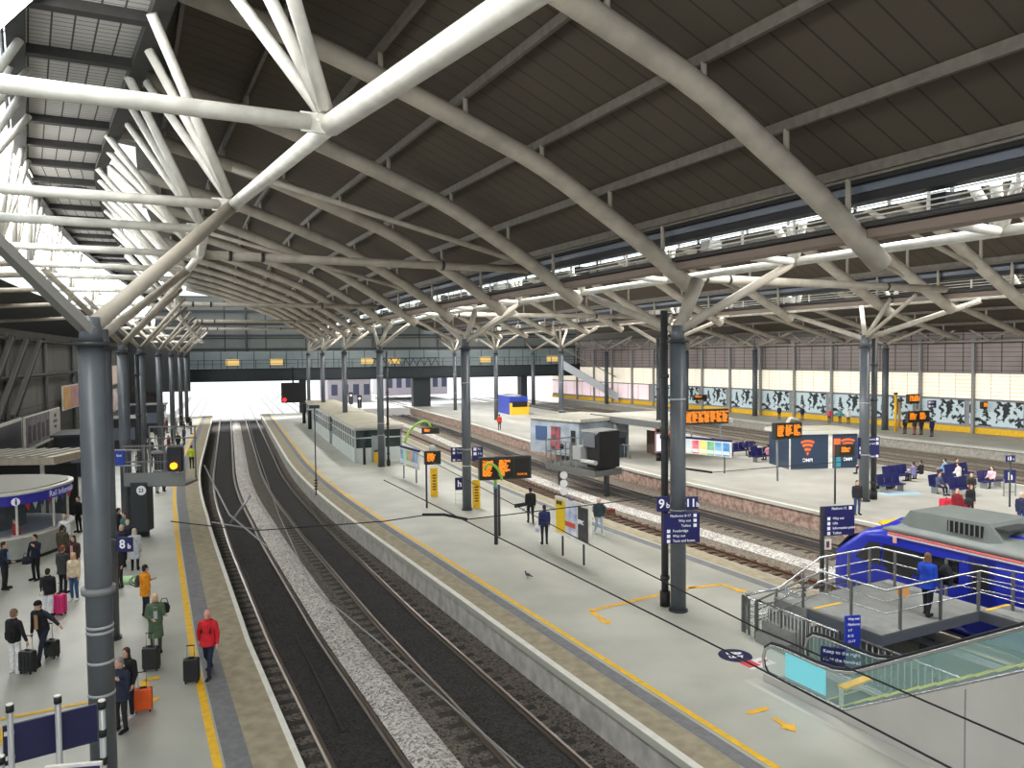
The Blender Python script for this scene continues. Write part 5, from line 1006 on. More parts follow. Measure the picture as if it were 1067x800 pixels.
MB().beam(fp(10.7, 4.7, .55), fp(10.7, 5.6, .6), .22, .05).build('barrier_tape', YEL, es, world=True); MB().beam(fp(10.75, 4.75, .1), fp(10.75, 4.75, .5), .08, .08).build('barrier_post', WHITE, es, world=True)
ep = inv(G(957, 791)); MB().add([fp(13.0, 3.85, .01), fp(13.0, 4.3, .01), fp(0, 4.3, .01), fp(0, 3.85, .01)], [(0, 1, 2, 3)]).build('kerb_strip', M((196, 194, 186), .7), es, world=True)
for s_ in (7.5, 3.5): MB().beam(fp(s_, 4.33, .05), fp(s_, 4.33, .1+zr(s_)), .03, .02).build('panel_joint', M((140, 138, 132), .6), es, world=True)
# concourse slab the escalator reaches (behind the camera's right)
# train
TS, TO = 17.85, 13.78
tr = thing('train', 'blue and grey train with roof pod and red cantrail stripe behind the deck', 'train', fp(TS, TO, BED), RG)
BLU = M((30, 44, 168), .28, noise=.04); GRY = M((116, 122, 118), .5, noise=.08, nscale=1.5)
def sec(w, zt, y, zb=.75, sh=None):
    "half-section mirrored: body shell"
    zc = min(zt, 3.42)
    pts = [(-w*.93, zb), (-w, zb+.35), (-w, zb+(zc-zb)*.55), (-w*.985, zc-.25), (-w*.95, zc)]
    if zt > 3.42: pts += [(-w*.7, zc+(zt-zc)*.62), (-w*.3, zt)]
    else: pts += [(-w*.7, zc+.02), (-w*.3, zc+.04)]
    return [Vector((x_, y, z_)) for x_, z_ in pts]+[Vector((-x_, y, z_)) for x_, z_ in reversed(pts)]
ringsT = [sec(1.38, 3.9, -24), sec(1.38, 3.9, -2.6), sec(1.37, 3.75, -2.2), sec(1.33, 3.3, -1.5), sec(1.25, 2.75, -.75), sec(1.1, 2.3, -.15), sec(.85, 2.0, .1)]
MB().loft(ringsT, sm=True).build('body', BLU, tr)
roof = [[Vector((x_, y, z_)) for x_, z_ in ((-1.33, 3.44), (-1.2, 3.62), (-.8, 3.82), (0, 3.95), (.8, 3.82), (1.2, 3.62), (1.33, 3.44), (0, 3.4))] for y in (-24, -2.7)]+[[Vector((x_*.97, -2.15, z_)) for x_, z_ in ((-1.33, 3.44), (-1.2, 3.5), (-.8, 3.62), (0, 3.7), (.8, 3.62), (1.2, 3.5), (1.33, 3.44), (0, 3.4))]]
MB().loft(roof).build('roof', GRY, tr)
for sd in (-1, 1):
    MB().box((sd*1.345, -13.2, 3.4), (.05, 21.5, .05)).build('cantrail_stripe', M((230, 120, 110), .5), tr)
    MB().box((sd*1.36, -13.2, 3.33), (.04, 21.5, .05)).build('pale_stripe', M((214, 200, 210), .5), tr)
    # cab side window and dark window band
    MB().add([(sd*1.392, -1.75, 2.95), (sd*1.392, -1.2, 2.3), (sd*1.392, -2.2, 2.25), (sd*1.392, -2.2, 3.0)], [(0, 1, 2, 3)]).build('cab_window', M((40, 44, 46), .15), tr)
    MB().box((sd*1.385, -3.6, 2.62), (.03, 2.6, .75)).build('window_band', M((18, 20, 26), .12), tr)
    MB().box((sd*1.388, -2.9, 2.2), (.02, .9, .25)).build('grille', M((30, 34, 40), .5), tr)
    MB().box((sd*1.39, -5.6, 2.1), (.03, .75, 2.3)).build('door', M((24, 34, 120), .35), tr); MB().box((sd*1.40, -5.6, 2.65), (.03, .45, .8)).build('door_window', BLACK, tr)
    for k in range(4): MB().box((sd*1.385, -8.4-k*3.2, 2.55), (.03, 1.9, .85)).build('window', M((20, 22, 28), .1), tr)
    MB().box((sd*1.2, -12, .5), (.3, 20, .5)).build('underframe', BLACK, tr)
    for k in range(3):
        for yy in (-3.2, -5.6): MB().tube([(sd*.7, yy-k*8, .62), (sd*.82, yy-k*8, .62)], .42, 18).build('wheel', M((60, 56, 54), .5, .5), tr)
MB().box((0, -.35, 2.62), (1.9, .06, .75), mat=Matrix.Rotation(.75, 3, 'X')).build('windscreen', BLACK, tr)
MB().box((-.2, -1.8, 3.44), (1.1, .42, .06), mat=Matrix.Rotation(.4, 3, 'X')).build('yellow_dome', YEL, tr); MB().box((0, .1, 1.4), (1.5, .12, .9)).build('yellow_front', YEL, tr)
for sd in (-1, 1): MB().ell((sd*.75, .08, 1.25), (.16, .08, .12)).build('head_lamp', M((230, 230, 220), .2), tr)
MB().tube([(0, .1, .75), (0, .55, .75)], .13, 10).build('coupler', BLACK, tr)
# roof pod
MB().loft([[Vector((x_, y, z_)) for x_, z_ in ((-w, 3.55), (-w*.92, h), (w*.92, h), (w, 3.55))] for y, w, h in ((-2.5, .95, 3.62), (-3.0, 1.1, 4.2), (-5.6, 1.12, 4.25), (-5.95, 1.05, 3.75))], sm=False).build('roof_pod', GRY, tr)
MB().box((-1.08, -4.9, 3.98), (.06, 1.1, .34)).build('pod_grille', BLACK, tr)
gl = MB(); [gl.box((-1.12, -4.42-k*.16, 3.98), (.03, .03, .34)) for k in range(7)]; gl.build('grille_bars', GREYM, tr)
MB().box((-.3, -5.85, 4.12), (1.2, .5, .05)).build('pod_flap', M((60, 62, 62), .5), tr)
MB().box((-1.41, -2.75, 3.22), (.04, .12, .2)).build('marker', M((240, 180, 160), .5), tr)
# ================================================================== PEOPLE
def remesh(mb, voxel, smooth_it=3):
    me = mb.mesh('tmp'); ob = bpy.data.objects.new('tmp', me); COL.objects.link(ob)
    m = ob.modifiers.new('r', 'REMESH'); m.mode = 'VOXEL'; m.voxel_size = voxel; m.use_smooth_shade = True
    if smooth_it: s_ = ob.modifiers.new('s', 'SMOOTH'); s_.iterations = smooth_it; s_.factor = .5
    dg = bpy.context.evaluated_depsgraph_get(); out = bpy.data.meshes.new_from_object(ob.evaluated_get(dg)); bpy.data.objects.remove(ob); return out
def capsule(mb, a, b_, ra, rb, n=10):
    a, b_ = Vector(a), Vector(b_); d = b_-a
    if d.length < 1e-4: return
    u = d.normalized(); pts = [a-u*ra*.75, a-u*ra*.45, a, b_, b_+u*rb*.45, b_+u*rb*.75]; mb.tube(pts, [ra*.45, ra*.85, ra, rb, rb*.85, rb*.45], n)
def torso(mb, pel, chest, neck, lean_ax, infl=0., w=1., hem=None):
    "elliptic rings from crotch to neck, following pelvis->chest->neck"
    d = (neck-pel); R = [(-.10, .10, .09), (-.04, .155, .115), (.08, .165, .12), (.22, .145, .105), (.36, .165, .118), (.46, .185, .12), (.53, .155, .10), (.57, .075, .065), (.62, .055, .055)]
    L = d.length/.56; u = d.normalized(); rt = lean_ax; fw = rt.cross(u) * -1 if False else u.cross(rt)
    rings = []
    for h, a, b_ in R:
        if hem is not None and h < -.04: continue
        c = pel+u*h*L; rings.append([c+rt*math.cos(2*PI*k/14)*(a*w+infl)+fw*math.sin(2*PI*k/14)*(b_*w+infl) for k in range(14)])
    mb.loft(rings)
def person(pos, face, label, top=(40, 40, 46), legs=(30, 34, 50), hair=(50, 36, 26), shoes=(24, 24, 26), skin=(214, 170, 146), h=1.74, pose='stand', la=None, ra=None, coat=0., lod=1, lean=0., sleeve=1., hat=None, hairlen=0, bald=False, headturn=0., skirt=None, group=None, z=0., inner=None, step=.0, vest=None):
    t = thing('person', label, 'person', (pos[0], pos[1], z), math.radians(face), group)
    k = h/1.74; V = lambda *a: Vector(a)*k
    vox = (.011, .018, .026)[lod]*k; sit = pose == 'sit'
    ph = .5 if sit else .93
    pel = V(0, -.05 if sit else 0, ph); lv = V(0, math.sin(lean), math.cos(lean)); rt = Vector((1, 0, 0))
    neck = pel+lv*.53; chest = pel+lv*.36; head = pel+lv*.57+Vector((0, .03, .11))*k
    hip = [pel+V(sx*.09, 0, -.03) for sx in (-1, 1)]
    if sit: knee = [hp+V(sx*.03, .42, .0) for hp, sx in zip(hip, (-1, 1))]; ank = [kn+V(0, .03, -.39) for kn in knee]
    else:
        st = step; knee = [hip[0]+V(-.01, .0+st*.5+.02, -.42), hip[1]+V(.01, -st*.35+.03, -.42)]; ank = [Vector((knee[0].x, knee[0].y+st*.35*k-.03*k, .08*k)), Vector((knee[1].x, knee[1].y-st*.8*k-.03*k, (.08+abs(st)*.12)*k))]
    toe = [a+V(sx*.03, .17, -.035) for a, sx in zip(ank, (-1, 1))]
    sh = [pel+lv*.45+V(sx*.185, 0, .0) for sx in (-1, 1)]
    def armpts(i, spec):
        sx = (-1, 1)[i]
        if spec is None: spec = ((sx*.12, .0, -1), (sx*.02, .18, -1))
        e = sh[i]+Vector(spec[0]).normalized()*.28*k; w_ = e+Vector(spec[1]).normalized()*.25*k; return sh[i], e, w_, Vector(spec[1]).normalized()
    arms = [armpts(0, la), armpts(1, ra)]
    SK = M(skin, .55, key='skin')
    # body: one continuous surface with head, neck, torso, arms, five fingered hands, legs and feet
    b = MB(); torso(b, pel, chest, neck, rt, -.006)
    capsule(b, pel+lv*.52, head-V(0, .02, .06), .055*k, .05*k)
    ht = Matrix.Rotation(math.radians(headturn), 3, 'Z'); hd = lambda x_, y_, z_: head+ht @ V(x_, y_, z_)
    b.ell(head+V(0, 0, .02), (.077*k, .095*k, .112*k), 14, 10, ht); b.ell(hd(0, .035, -.055), (.052*k, .06*k, .06*k), 10, 8)
    capsule(b, hd(0, .085, .02), hd(0, .108, -.015), .009*k, .015*k, 8)                    # nose
    for sx in (-1, 1): b.ell(hd(sx*.078, -.005, .0), (.014*k, .022*k, .034*k), 8, 6)     # ears
    b.ell(hd(0, .086, -.055), (.024*k, .012*k, .012*k), 8, 6)
    for i in (0, 1):
        s0, e, w_, fd = arms[i]; capsule(b, s0, e, .05*k, .038*k); capsule(b, e, w_, .038*k, .026*k)
        sx = (-1, 1)[i]; side = fd.cross(Vector((sx, 0, 0))); side = side.normalized() if side.length > .1 else Vector((0, 1, 0)); pn = fd.cross(side).normalized()
        palm = w_+fd*.05*k; capsule(b, w_, w_+fd*.08*k, .028*k, .034*k, 8)
        fr_ = .0085*k*(1, 1.25, 1.6)[lod]
        for j, (off, ln) in enumerate(((.028, .062), (.010, .072), (-.009, .067), (-.027, .052))):
            k0 = w_+fd*.085*k+side*off*k; k1 = k0+fd*ln*.55*k+pn*.008*k; k2 = k1+fd*ln*.35*k+pn*.022*k; capsule(b, k0, k1, fr_, fr_*.95, 6); capsule(b, k1, k2, fr_*.95, fr_*.8, 6)
        th0 = w_+fd*.035*k+side*.028*k; th1 = th0+(fd*.6+side*.8).normalized()*.035*k; th2 = th1+(fd+side*.2).normalized()*.03*k; capsule(b, th0, th1, fr_*1.15, fr_*1.05, 6); capsule(b, th1, th2, fr_*1.05, fr_*.9, 6)
        capsule(b, hip[i], knee[i], .075*k, .05*k); capsule(b, knee[i], ank[i], .048*k, .033*k); capsule(b, ank[i]-V(0, .03, .03), toe[i], .035*k, .03*k)
    me = remesh(b, vox*.8, 1); me.name = 'body'; bo = bpy.data.objects.new('body', me); COL.objects.link(bo); bo.parent = t; me.materials.append(SK)
    def cloth(nm, mb, col, vx=1., sm=3, rough=.8):
        me = remesh(mb, vox*vx, sm); me.name = nm; o = bpy.data.objects.new(nm, me); COL.objects.link(o); o.parent = t; me.materials.append(M(col, rough, noise=.18, nscale=9, key='cloth')); return o
    c = MB()
    for i in (0, 1): capsule(c, hip[i]+V(0, 0, .03), knee[i], .092*k, .066*k); capsule(c, knee[i], ank[i]+V(0, 0, .02), .064*k, .05*k)
    c.ell(pel+V(0, -.005, .0), (.16*k, .125*k, .12*k), 14, 8); cloth('trousers', c, legs)
    c = MB(); torso(c, pel, chest, neck-lv*.02, rt, .026+(.012 if coat else 0)); capsule(c, sh[0]+V(0, 0, .005), sh[1]+V(0, 0, .005), .072*k, .072*k); c.ell(pel+lv*.47, (.15*k, .1*k, .07*k), 12, 6)
    for i in (0, 1):
        s0, e, w_, fd = arms[i]; capsule(c, s0, e, .074*k, .06*k)
        if sleeve >= 1: capsule(c, e, w_-fd*.015*k, .055*k, .042*k)
    if coat and not sit:
        c.loft([[pel+V(0, 0, .1)+Vector((math.cos(2*PI*j/14)*.18*k, math.sin(2*PI*j/14)*.135*k, 0)) for j in range(14)], [pel+V(0, .0, -.1-coat)+Vector((math.cos(2*PI*j/14)*.215*k, math.sin(2*PI*j/14)*(.165+abs(step)*.2)*k, 0)) for j in range(14)]])
    else: c.loft([[pel+V(0, 0, .1)+Vector((math.cos(2*PI*j/14)*.175*k, math.sin(2*PI*j/14)*.13*k, 0)) for j in range(14)], [pel+V(0, 0, -.06)+Vector((math.cos(2*PI*j/14)*.185*k, math.sin(2*PI*j/14)*.145*k, 0)) for j in range(14)]])
    cloth('jacket' if coat or top[0] < 120 else 'top', c, top)
    if inner: MB().loft([[chest+V(math.cos(2*PI*j/10)*.07, .128+.02*math.sin(2*PI*j/10)*0, -.16+zz+math.sin(2*PI*j/10)*.0) for j in range(10)] for zz in (-.0, .3)]) if False else MB().add([chest+V(-.05, .152, -.3), chest+V(.05, .152, -.3), chest+V(.045, .15, .08), chest+V(-.045, .15, .08)], [(0, 1, 2, 3)]).box(chest+V(0, .145, -.11), (.1*k, .02*k, .38*k)).build('shirt_front', M(inner, .8), t)
    for i in (0, 1):
        c = MB(); capsule(c, ank[i]-V(0, .04, .035), toe[i]+V(0, .01, 0), .043*k, .04*k); c.box((ank[i]+toe[i])/2-Vector((0, 0, .045*k)), (.08*k, .26*k, .03*k)); capsule(c, ank[i]+V(0, -.01, .03), ank[i]-V(0, .02, .03), .045*k, .045*k)
        cloth('shoe', c, shoes, .8, 1)
    hm = M(hair, .7, noise=.25, nscale=20, key='hair')
    if hat: 
        MB().ell(hd(0, -.005, .055), (.093*k, .108*k, .088*k), 14, 8).build('hat', M(hat, .9), t)
    if not bald:
        c = MB(); c.ell(hd(0, -.018, .045), (.088*k, .1*k, .1*k), 14, 10, ht); c.ell(hd(0, -.05, -.01), (.08*k, .065*k, .09*k), 12, 8)
        if hairlen: c.ell(hd(0, -.055, -.08-hairlen*.3), (.085*k, .055*k, (.09+hairlen*.45)*k), 12, 8); [c.ell(hd(sx*.075, -.01, -.05), (.025*k, .04*k, .1*k), 8, 6) for sx in (-1, 1)]
        me = remesh(c, vox*.9, 2); me.name = 'hair'; o = bpy.data.objects.new('hair', me); COL.objects.link(o); o.parent = t; me.materials.append(hm)
    if lod < 2:
        for sx in (-1, 1): MB().ell(hd(sx*.03, .087, .022), (.013*k, .008*k, .009*k), 8, 6).build('eye', M((40, 34, 32), .3), t)
        MB().ell(hd(0, .096, -.055), (.022*k, .006*k, .006*k), 8, 5).build('mouth', M((150, 80, 76), .5), t)
    t['_arms'] = 0; del t['_arms']
    return t, arms, pel, lv
def wpt(t, p): return mworld(t) @ Vector(p)
def suitcase(pos, rz, col, label, w=.42, h=.62, d=.26, hl=.42, tilt=0.):
    t = thing('suitcase', label, 'suitcase', (pos[0], pos[1], pos[2] if len(pos) > 2 else 0), rz); m = M(col, .45, noise=.08)
    b = MB(); r = .05; n = 5; rg = []
    def rr(x, z, y): return [Vector((sx*(x-r)+r*math.cos(a0+PI/2*j/3), y, sz_)) for sx, szz, a0 in ((1, 1, 0), (-1, 1, PI/2), (-1, -1, PI), (1, -1, 1.5*PI)) for j in range(4) for sz_ in [h/2+.06+szz*(z-r)+r*math.sin(a0+PI/2*j/3)]]
    b.loft([rr(w/2-.02, h/2-.02, -d/2), rr(w/2, h/2, -d/2+.03), rr(w/2, h/2, d/2-.03), rr(w/2-.02, h/2-.02, d/2)], sm=False).build('shell', m, t)
    for k in range(3): MB().box((-w*.28+k*w*.28, -d/2-.004, h/2+.06), (.025, .012, h*.78)).build('rib', M([max(0, int(c*.75)) for c in col], .5), t)
    MB().box((0, 0, h/2+.06), (w+.008, .012, h+.008)).build('zip', BLACK, t)
    for sx in (-1, 1):
        for sy in (-1, 1): MB().tube([(sx*(w/2-.05)-.012, sy*(d/2-.04), .03), (sx*(w/2-.05)+.012, sy*(d/2-.04), .03)], .03, 10).build('wheel', BLACK, t)
        MB().tube([(sx*.09, d/2-.05, h+.05), (sx*.09, d/2-.05, h+.06+hl)], .009, 6).build('handle_tube', STEEL, t)
    MB().tube([(-.1, d/2-.05, h+.06+hl), (.1, d/2-.05, h+.06+hl)], .014, 8).build('grip', BLACK, t); MB().box((0, 0, h+.085), (.14, .03, .03)).build('top_handle', BLACK, t)
    return t
def bag(loc, rz, col, label, nm='backpack', w=.3, h=.42, d=.17, strap=True):
    t = thing(nm, label, 'bag', loc, rz); c = MB(); c.ell((0, 0, 0), (w/2, d/2, h/2), 12, 8); c.box((0, 0, -h*.12), (w*.82, d*.8, h*.6)); me = remesh(c, .02, 3); me.name = 'body'; o = bpy.data.objects.new('sack', me); COL.objects.link(o); o.parent = t; me.materials.append(M(col, .8, noise=.15))
    MB().box((0, -d*.5, -h*.12), (w*.6, .04, h*.35)).build('pocket', M([int(v*.8) for v in col], .8), t)
    if strap: [MB().tube([(sx*w*.3, d*.35, h*.36), (sx*w*.36, d*.6+.1, h*.3), (sx*w*.36, d*.6+.12, -h*.1), (sx*w*.3, d*.35, -h*.35)], .014, 6).build('strap', M([int(v*.7) for v in col], .8), t) for sx in (-1, 1)]
    else: MB().tube([(-w*.35, 0, h*.3), (-w*.2, 0, h*.8), (w*.2, 0, h*.8), (w*.35, 0, h*.3)], .012, 6).build('strap', M([int(v*.7) for v in col], .8), t)
    return t
def worn(t, dz=1.22, back=.24, side=0.): 
    return mworld(t) @ Vector((side, -back, dz)), t.rotation_euler.z
# --- platform 8 foreground.   face angles: 0 looks away from the camera, 180 towards it, 90 left, -90 right
def g2(u, v, z=0.): p = G(u, v, z); return (p.x, p.y)
JK = (44, 44, 50)
t, a, *_ = person(g2(218, 703), 178, 'bald man in a red padded jacket walking towards us along the yellow line', top=(206, 30, 44), legs=(28, 38, 62), bald=True, skin=(222, 160, 140), h=1.76, lod=0, step=.3, ra=((.35, -.25, -1), (.1, -.2, -1)), la=((-.3, .1, -1), (-.05, .3, -1)), coat=.02)
MB().ell((0, -.09, 1.43), (.12, .07, .07)).build('hood', M((196, 26, 40), .8), t)
for sx in (-1, 1): MB().tube([(sx*.12, .15, 1.15), (sx*.12, .1, 1.42), (sx*.1, -.12, 1.42)], .016, 6).build('backpack_strap', BLACK, t)
hand = mworld(t) @ (a[1][2]+a[1][3]*.08); c_ = suitcase(g2(200, 711), math.radians(190), (34, 34, 38), 'black suitcase pulled by the man in the red jacket', .38, .58, .24, .36)
t, a, *_ = person(g2(127, 761), 165, 'older man in a navy jacket with a raised hand beside the foreground column', top=(40, 48, 70), legs=(42, 42, 46), hair=(150, 140, 134), h=1.68, lod=0, la=((-.2, .25, -1), (.35, .6, .75)), coat=.08, headturn=-10)
t, a, *_ = person(g2(134, 747), 168, 'dark haired woman in a black jacket and cream top holding the orange suitcase', top=(28, 26, 30), legs=(24, 28, 44), hair=(70, 40, 32), h=1.66, lod=0, hairlen=.12, inner=(226, 208, 150), shoes=(210, 208, 204), la=((-.35, .2, -1), (-.1, .55, -.8)))
suitcase(g2(149.5, 741), math.radians(200), (238, 96, 34), 'bright orange suitcase with its handle up beside the couple', .4, .5, .24, .42)
t, a, *_ = person(g2(163, 679), 205, 'blonde woman in a long green coat holding out a phone', top=(84, 104, 78), legs=(60, 70, 60), hair=(226, 200, 150), h=1.7, lod=0, hairlen=.08, coat=.38, inner=(186, 186, 190), la=((-.2, .35, -1), (-.15, 1, .15)), ra=((.2, .1, -1), (-.5, .7, -.2)))
bag(fr(*inv(G(172, 662)), .85), .4, (24, 24, 28), 'black handbag hanging from the woman in the green coat', 'handbag', .34, .36, .16, False)
suitcase(g2(158, 698), math.radians(185), (34, 35, 38), 'black suitcase standing in front of the woman in the green coat', .42, .58, .26, .4)
t, a, *_ = person(g2(152, 642), -40, 'person in a bright orange jacket with a grey backpack, seen from behind', top=(240, 150, 20), legs=(40, 44, 60), hair=(34, 28, 26), h=1.7, lod=0, coat=.12, la=((-.15, .3, -1), (.1, .8, .1)))
bag(fr(*inv(G(144.5, 640)), 1.1), math.radians(100), (74, 74, 78), 'dark grey backpack on the person in the orange jacket', strap=True)
t, a, *_ = person(g2(141, 594), 20, 'woman in a long pale coat and black boots standing beyond the 8b sign', top=(206, 208, 216), legs=(24, 24, 28), hair=(210, 196, 170), h=1.68, lod=1, coat=.34, hairlen=.05)
person(g2(125, 612), 150, 'person in black trousers half hidden behind the foreground column', top=(30, 30, 36), legs=(24, 24, 28), h=1.75, lod=1)
c_ = G(134, 606); tag(MB().loft([[c_+Vector((math.cos(q)*r*(1+.25*math.sin(3*q)), math.sin(q)*r*.62, z)) for q in [2*PI*j/16 for j in range(16)]] for r, z in ((.55, .01), (.5, .12), (.2, .2))]).build('carrier_bag', M((170, 226, 160), .6, c2=(206, 238, 190), nscale=5)), 'pale green plastic bag lying on the platform by the column', 'bag')
person(g2(16, 701), -15, 'man in a black jacket and white trousers seen from behind at the left', top=(26, 26, 30), legs=(232, 232, 230), hair=(130, 100, 76), shoes=(230, 230, 230), h=1.74, lod=0, ra=((.3, .1, -1), (.3, .2, -1)))
bag(fr(*inv(G(13, 703)), 1.15), math.radians(-15), (20, 20, 24), 'black backpack on the man in white trousers', w=.34, h=.5)
suitcase(g2(29.5, 701), math.radians(-10), (30, 31, 34), 'black suitcase right beside the man in white trousers', .4, .55, .25, .38)
person(g2(46, 690), 168, 'bearded man in a black cap and jacket leaning with arm stretched to a case', top=(28, 28, 34), legs=(32, 38, 56), hair=(30, 26, 24), hat=(20, 20, 24), h=1.8, lod=0, lean=.22, inner=(190, 150, 110), la=((-.7, -.1, -.4), (-.85, -.1, -.45)) if False else ((-.95, .1, -.45), (-.9, .1, -.6)), step=.35)
suitcase(g2(54.5, 685), math.radians(170), (30, 34, 30), 'small black case with raised pink handle pulled by the leaning man', .36, .45, .24, .5)
person(g2(51, 642), 10, 'person in a black hooded jacket and white trousers seen from behind', top=(24, 24, 28), legs=(226, 228, 236), hair=(26, 24, 26), h=1.58, lod=0, coat=.02)
bag(fr(*inv(G(46, 643)), .8), math.radians(-80), (226, 222, 214), 'white shoulder bag carried by the person in the black hooded jacket', 'handbag', .32, .24, .12, False)
suitcase(g2(62, 640), math.radians(-12), (226, 40, 120), 'bright pink suitcase standing behind the bent man', .42, .62, .26, .34)
person(g2(66, 618), -15, 'red haired person in a charcoal coat beside the woman in cream', top=(58, 58, 60), legs=(22, 22, 26), hair=(130, 70, 50), h=1.74, lod=0, coat=.12, ra=((.3, .4, -1), (.3, 1, .1)))
person(g2(78, 625), 170, 'blonde woman in a cream hooded jumper and blue jeans', top=(222, 204, 172), legs=(50, 84, 130), hair=(220, 180, 120), shoes=(232, 230, 226), h=1.68, lod=0, hairlen=.1)
person(g2(38, 604), 165, 'man in a navy jacket and black trousers holding a bag at his side', top=(28, 34, 52), legs=(22, 22, 26), hair=(30, 26, 24), h=1.76, lod=0, ra=((.35, .1, -1), (.2, .1, -1)), la=((-.15, .3, -1), (.2, .6, .9)))
bag(fr(*inv(G(28.5, 604)), .75), .3, (34, 40, 58), 'dark bag hanging from the hand of the man in the navy jacket', 'holdall', .36, .34, .18, False)
person(g2(5, 614), -80, 'man in a dark suit with a pale blue shirt at the left frame edge', top=(26, 34, 56), legs=(40, 40, 44), hair=(50, 36, 30), h=1.76, lod=0, ra=((.1, .5, -1), (.2, .9, -.2)), inner=(150, 180, 220))
person(g2(68, 578), -8, 'man in a white shirt with a dark backpack near the information kiosk', top=(228, 230, 232), legs=(40, 40, 48), hair=(190, 160, 140), h=1.76, lod=1); bag(fr(*inv(G(66, 579)), 1.15), math.radians(-8), (44, 48, 56), 'dark backpack on the man in the white shirt')
person(g2(66, 592), -8, 'person in an olive brown coat seen from behind near the kiosk', top=(74, 68, 50), legs=(40, 34, 34), hair=(54, 36, 28), h=1.76, lod=1, coat=.1)
person(g2(78, 603), 175, 'woman in a dark brown jacket and pink top near the olive coat', top=(58, 40, 40), legs=(34, 30, 34), hair=(60, 40, 36), h=1.68, lod=1, hairlen=.1, inner=(226, 160, 160))
person((KC.x+2.25, KC.y-1.5), 150, 'staff member in a red jacket sitting inside the information kiosk', top=(196, 30, 40), legs=(30, 30, 40), hair=(60, 44, 40), h=1.66, lod=1, z=.1)
person((KC.x+2.0, KC.y+3.6), 160, 'person in black waiting behind the kiosk', top=(24, 22, 24), legs=(24, 24, 28), h=1.74, lod=2)
NV = [((128, 590), (28, 34, 54), 'person in a navy coat at the signal cabinet, front of a small group', (200, 180, 140)), ((134, 583), (44, 44, 60), 'person with blonde hair in the small group under the signal cage', (226, 204, 150)), ((131, 574), (60, 110, 120), 'person in a teal top in the small group under the signal cage', (70, 50, 40)), ((124, 568), (26, 26, 32), 'person in black between the two left columns', (30, 26, 24))]
for (u_, v_), c_, lb, hr in NV: person(g2(u_, v_), random.choice((20, 160, -60)), lb, top=c_, legs=(26, 28, 36), hair=hr, h=1.7, lod=1)
person(g2(200, 488), 10, 'distant worker in a yellow high visibility jacket on the left platform', top=(206, 224, 60), legs=(26, 26, 32), h=1.78, lod=2)
person(g2(171, 512), 8, 'distant person in black leggings walking beyond the signal cage', top=(150, 150, 150), legs=(24, 24, 28), h=1.7, lod=2, step=.2)
person(g2(164, 514), 10, 'distant person in grey walking left of the black leggings', top=(120, 120, 124), legs=(130, 130, 132), h=1.7, lod=2, step=.2)
WC = [(36, 40, 60), (30, 30, 34), (120, 40, 44), (60, 70, 90), (150, 150, 154), (34, 34, 40), (70, 60, 50)]
DIST = [(180, 462), (186, 470), (176, 474), (192, 456), (168, 468), (196, 447), (189, 445), (160, 486), (183, 452)]
DN = ['dark blue', 'black', 'dark red', 'slate blue', 'pale grey', 'black', 'brown']
PL = ['leftmost', 'second from left', 'third from left', 'fourth from left', 'fifth from left', 'sixth from left', 'seventh from left', 'eighth from left', 'rightmost']
for i, (u_, v_) in enumerate(sorted(DIST)): person(g2(u_, v_), (10, 170, -90, 90)[i % 4], 'far figure in %s waiting on the left platform, %s of the cluster' % (DN[i % 7], PL[i]), top=WC[i % 7], legs=(28, 30, 40), h=1.72, lod=2, group='far waiting figures on the left platform')
for i, (u_, v_) in enumerate(((145, 478), (150, 472), (155, 466), (163, 460), (171, 458), (174, 451), (180, 447), (152, 492), (143, 500), (157, 478), (192, 463), (199, 452))): person(g2(u_, v_), (20, 150, -80)[i % 3], 'far figure in %s among the darker crowd deeper on the left platform' % DN[(i*3+1) % 7], top=WC[(i*3+1) % 7], legs=(24, 26, 34), h=1.72, lod=2, group='darker crowd deeper on the left platform')
# --- centre platform
t, *_ = person(g2(553, 545), 5, 'man in black carrying a white bag beyond the advert board', top=(24, 24, 28), legs=(22, 22, 26), hair=(24, 22, 22), h=1.8, lod=1, step=.15)
bag(fr(*inv(G(545.5, 545)), .75), 0, (232, 232, 232), 'white plastic bag in the hand of the man in black', 'carrier_bag', .26, .38, .14, False)
person(g2(567.5, 567), 8, 'person in a navy jacket partly hidden behind the advert board', top=(30, 38, 88), legs=(28, 30, 40), h=1.76, lod=1); bag(fr(*inv(G(560, 567)), .7), 0, (226, 226, 232), 'white bag beside the person in the navy jacket', 'carrier_bag', .26, .4, .14, False)
person(g2(624, 557), -165, 'man with pale hair and blue jeans wearing a green backpack', top=(40, 56, 60), legs=(150, 172, 190), hair=(214, 208, 196), h=1.74, lod=1, step=.22, headturn=40, shoes=(200, 200, 200)); bag(fr(*inv(G(629, 556)), 1.15), math.radians(150), (50, 84, 72), 'green backpack on the pale haired man in jeans')
person(g2(520.5, 448), 10, 'worker in a red orange vest on the far platform', top=(220, 70, 50), legs=(24, 26, 34), h=1.8, lod=2)
c_ = G(550, 602); t = thing('pigeon', 'small dark pigeon standing on the centre platform', 'pigeon', c_, .8); b = MB(); b.ell((0, 0, .13), (.06, .13, .06)); b.ell((0, .12, .22), (.035, .04, .035)); capsule(b, (0, .08, .16), (0, .12, .21), .035, .025); capsule(b, (0, -.1, .12), (0, -.24, .1), .035, .02); me = remesh(b, .012, 1); o = bpy.data.objects.new('body', me); COL.objects.link(o); o.parent = t; me.materials.append(M((70, 72, 80), .7)); [MB().tube([(x_, .01, 0), (x_, .01, .1)], .006, 5).build('leg', M((180, 90, 90), .6), t) for x_ in (-.02, .02)]
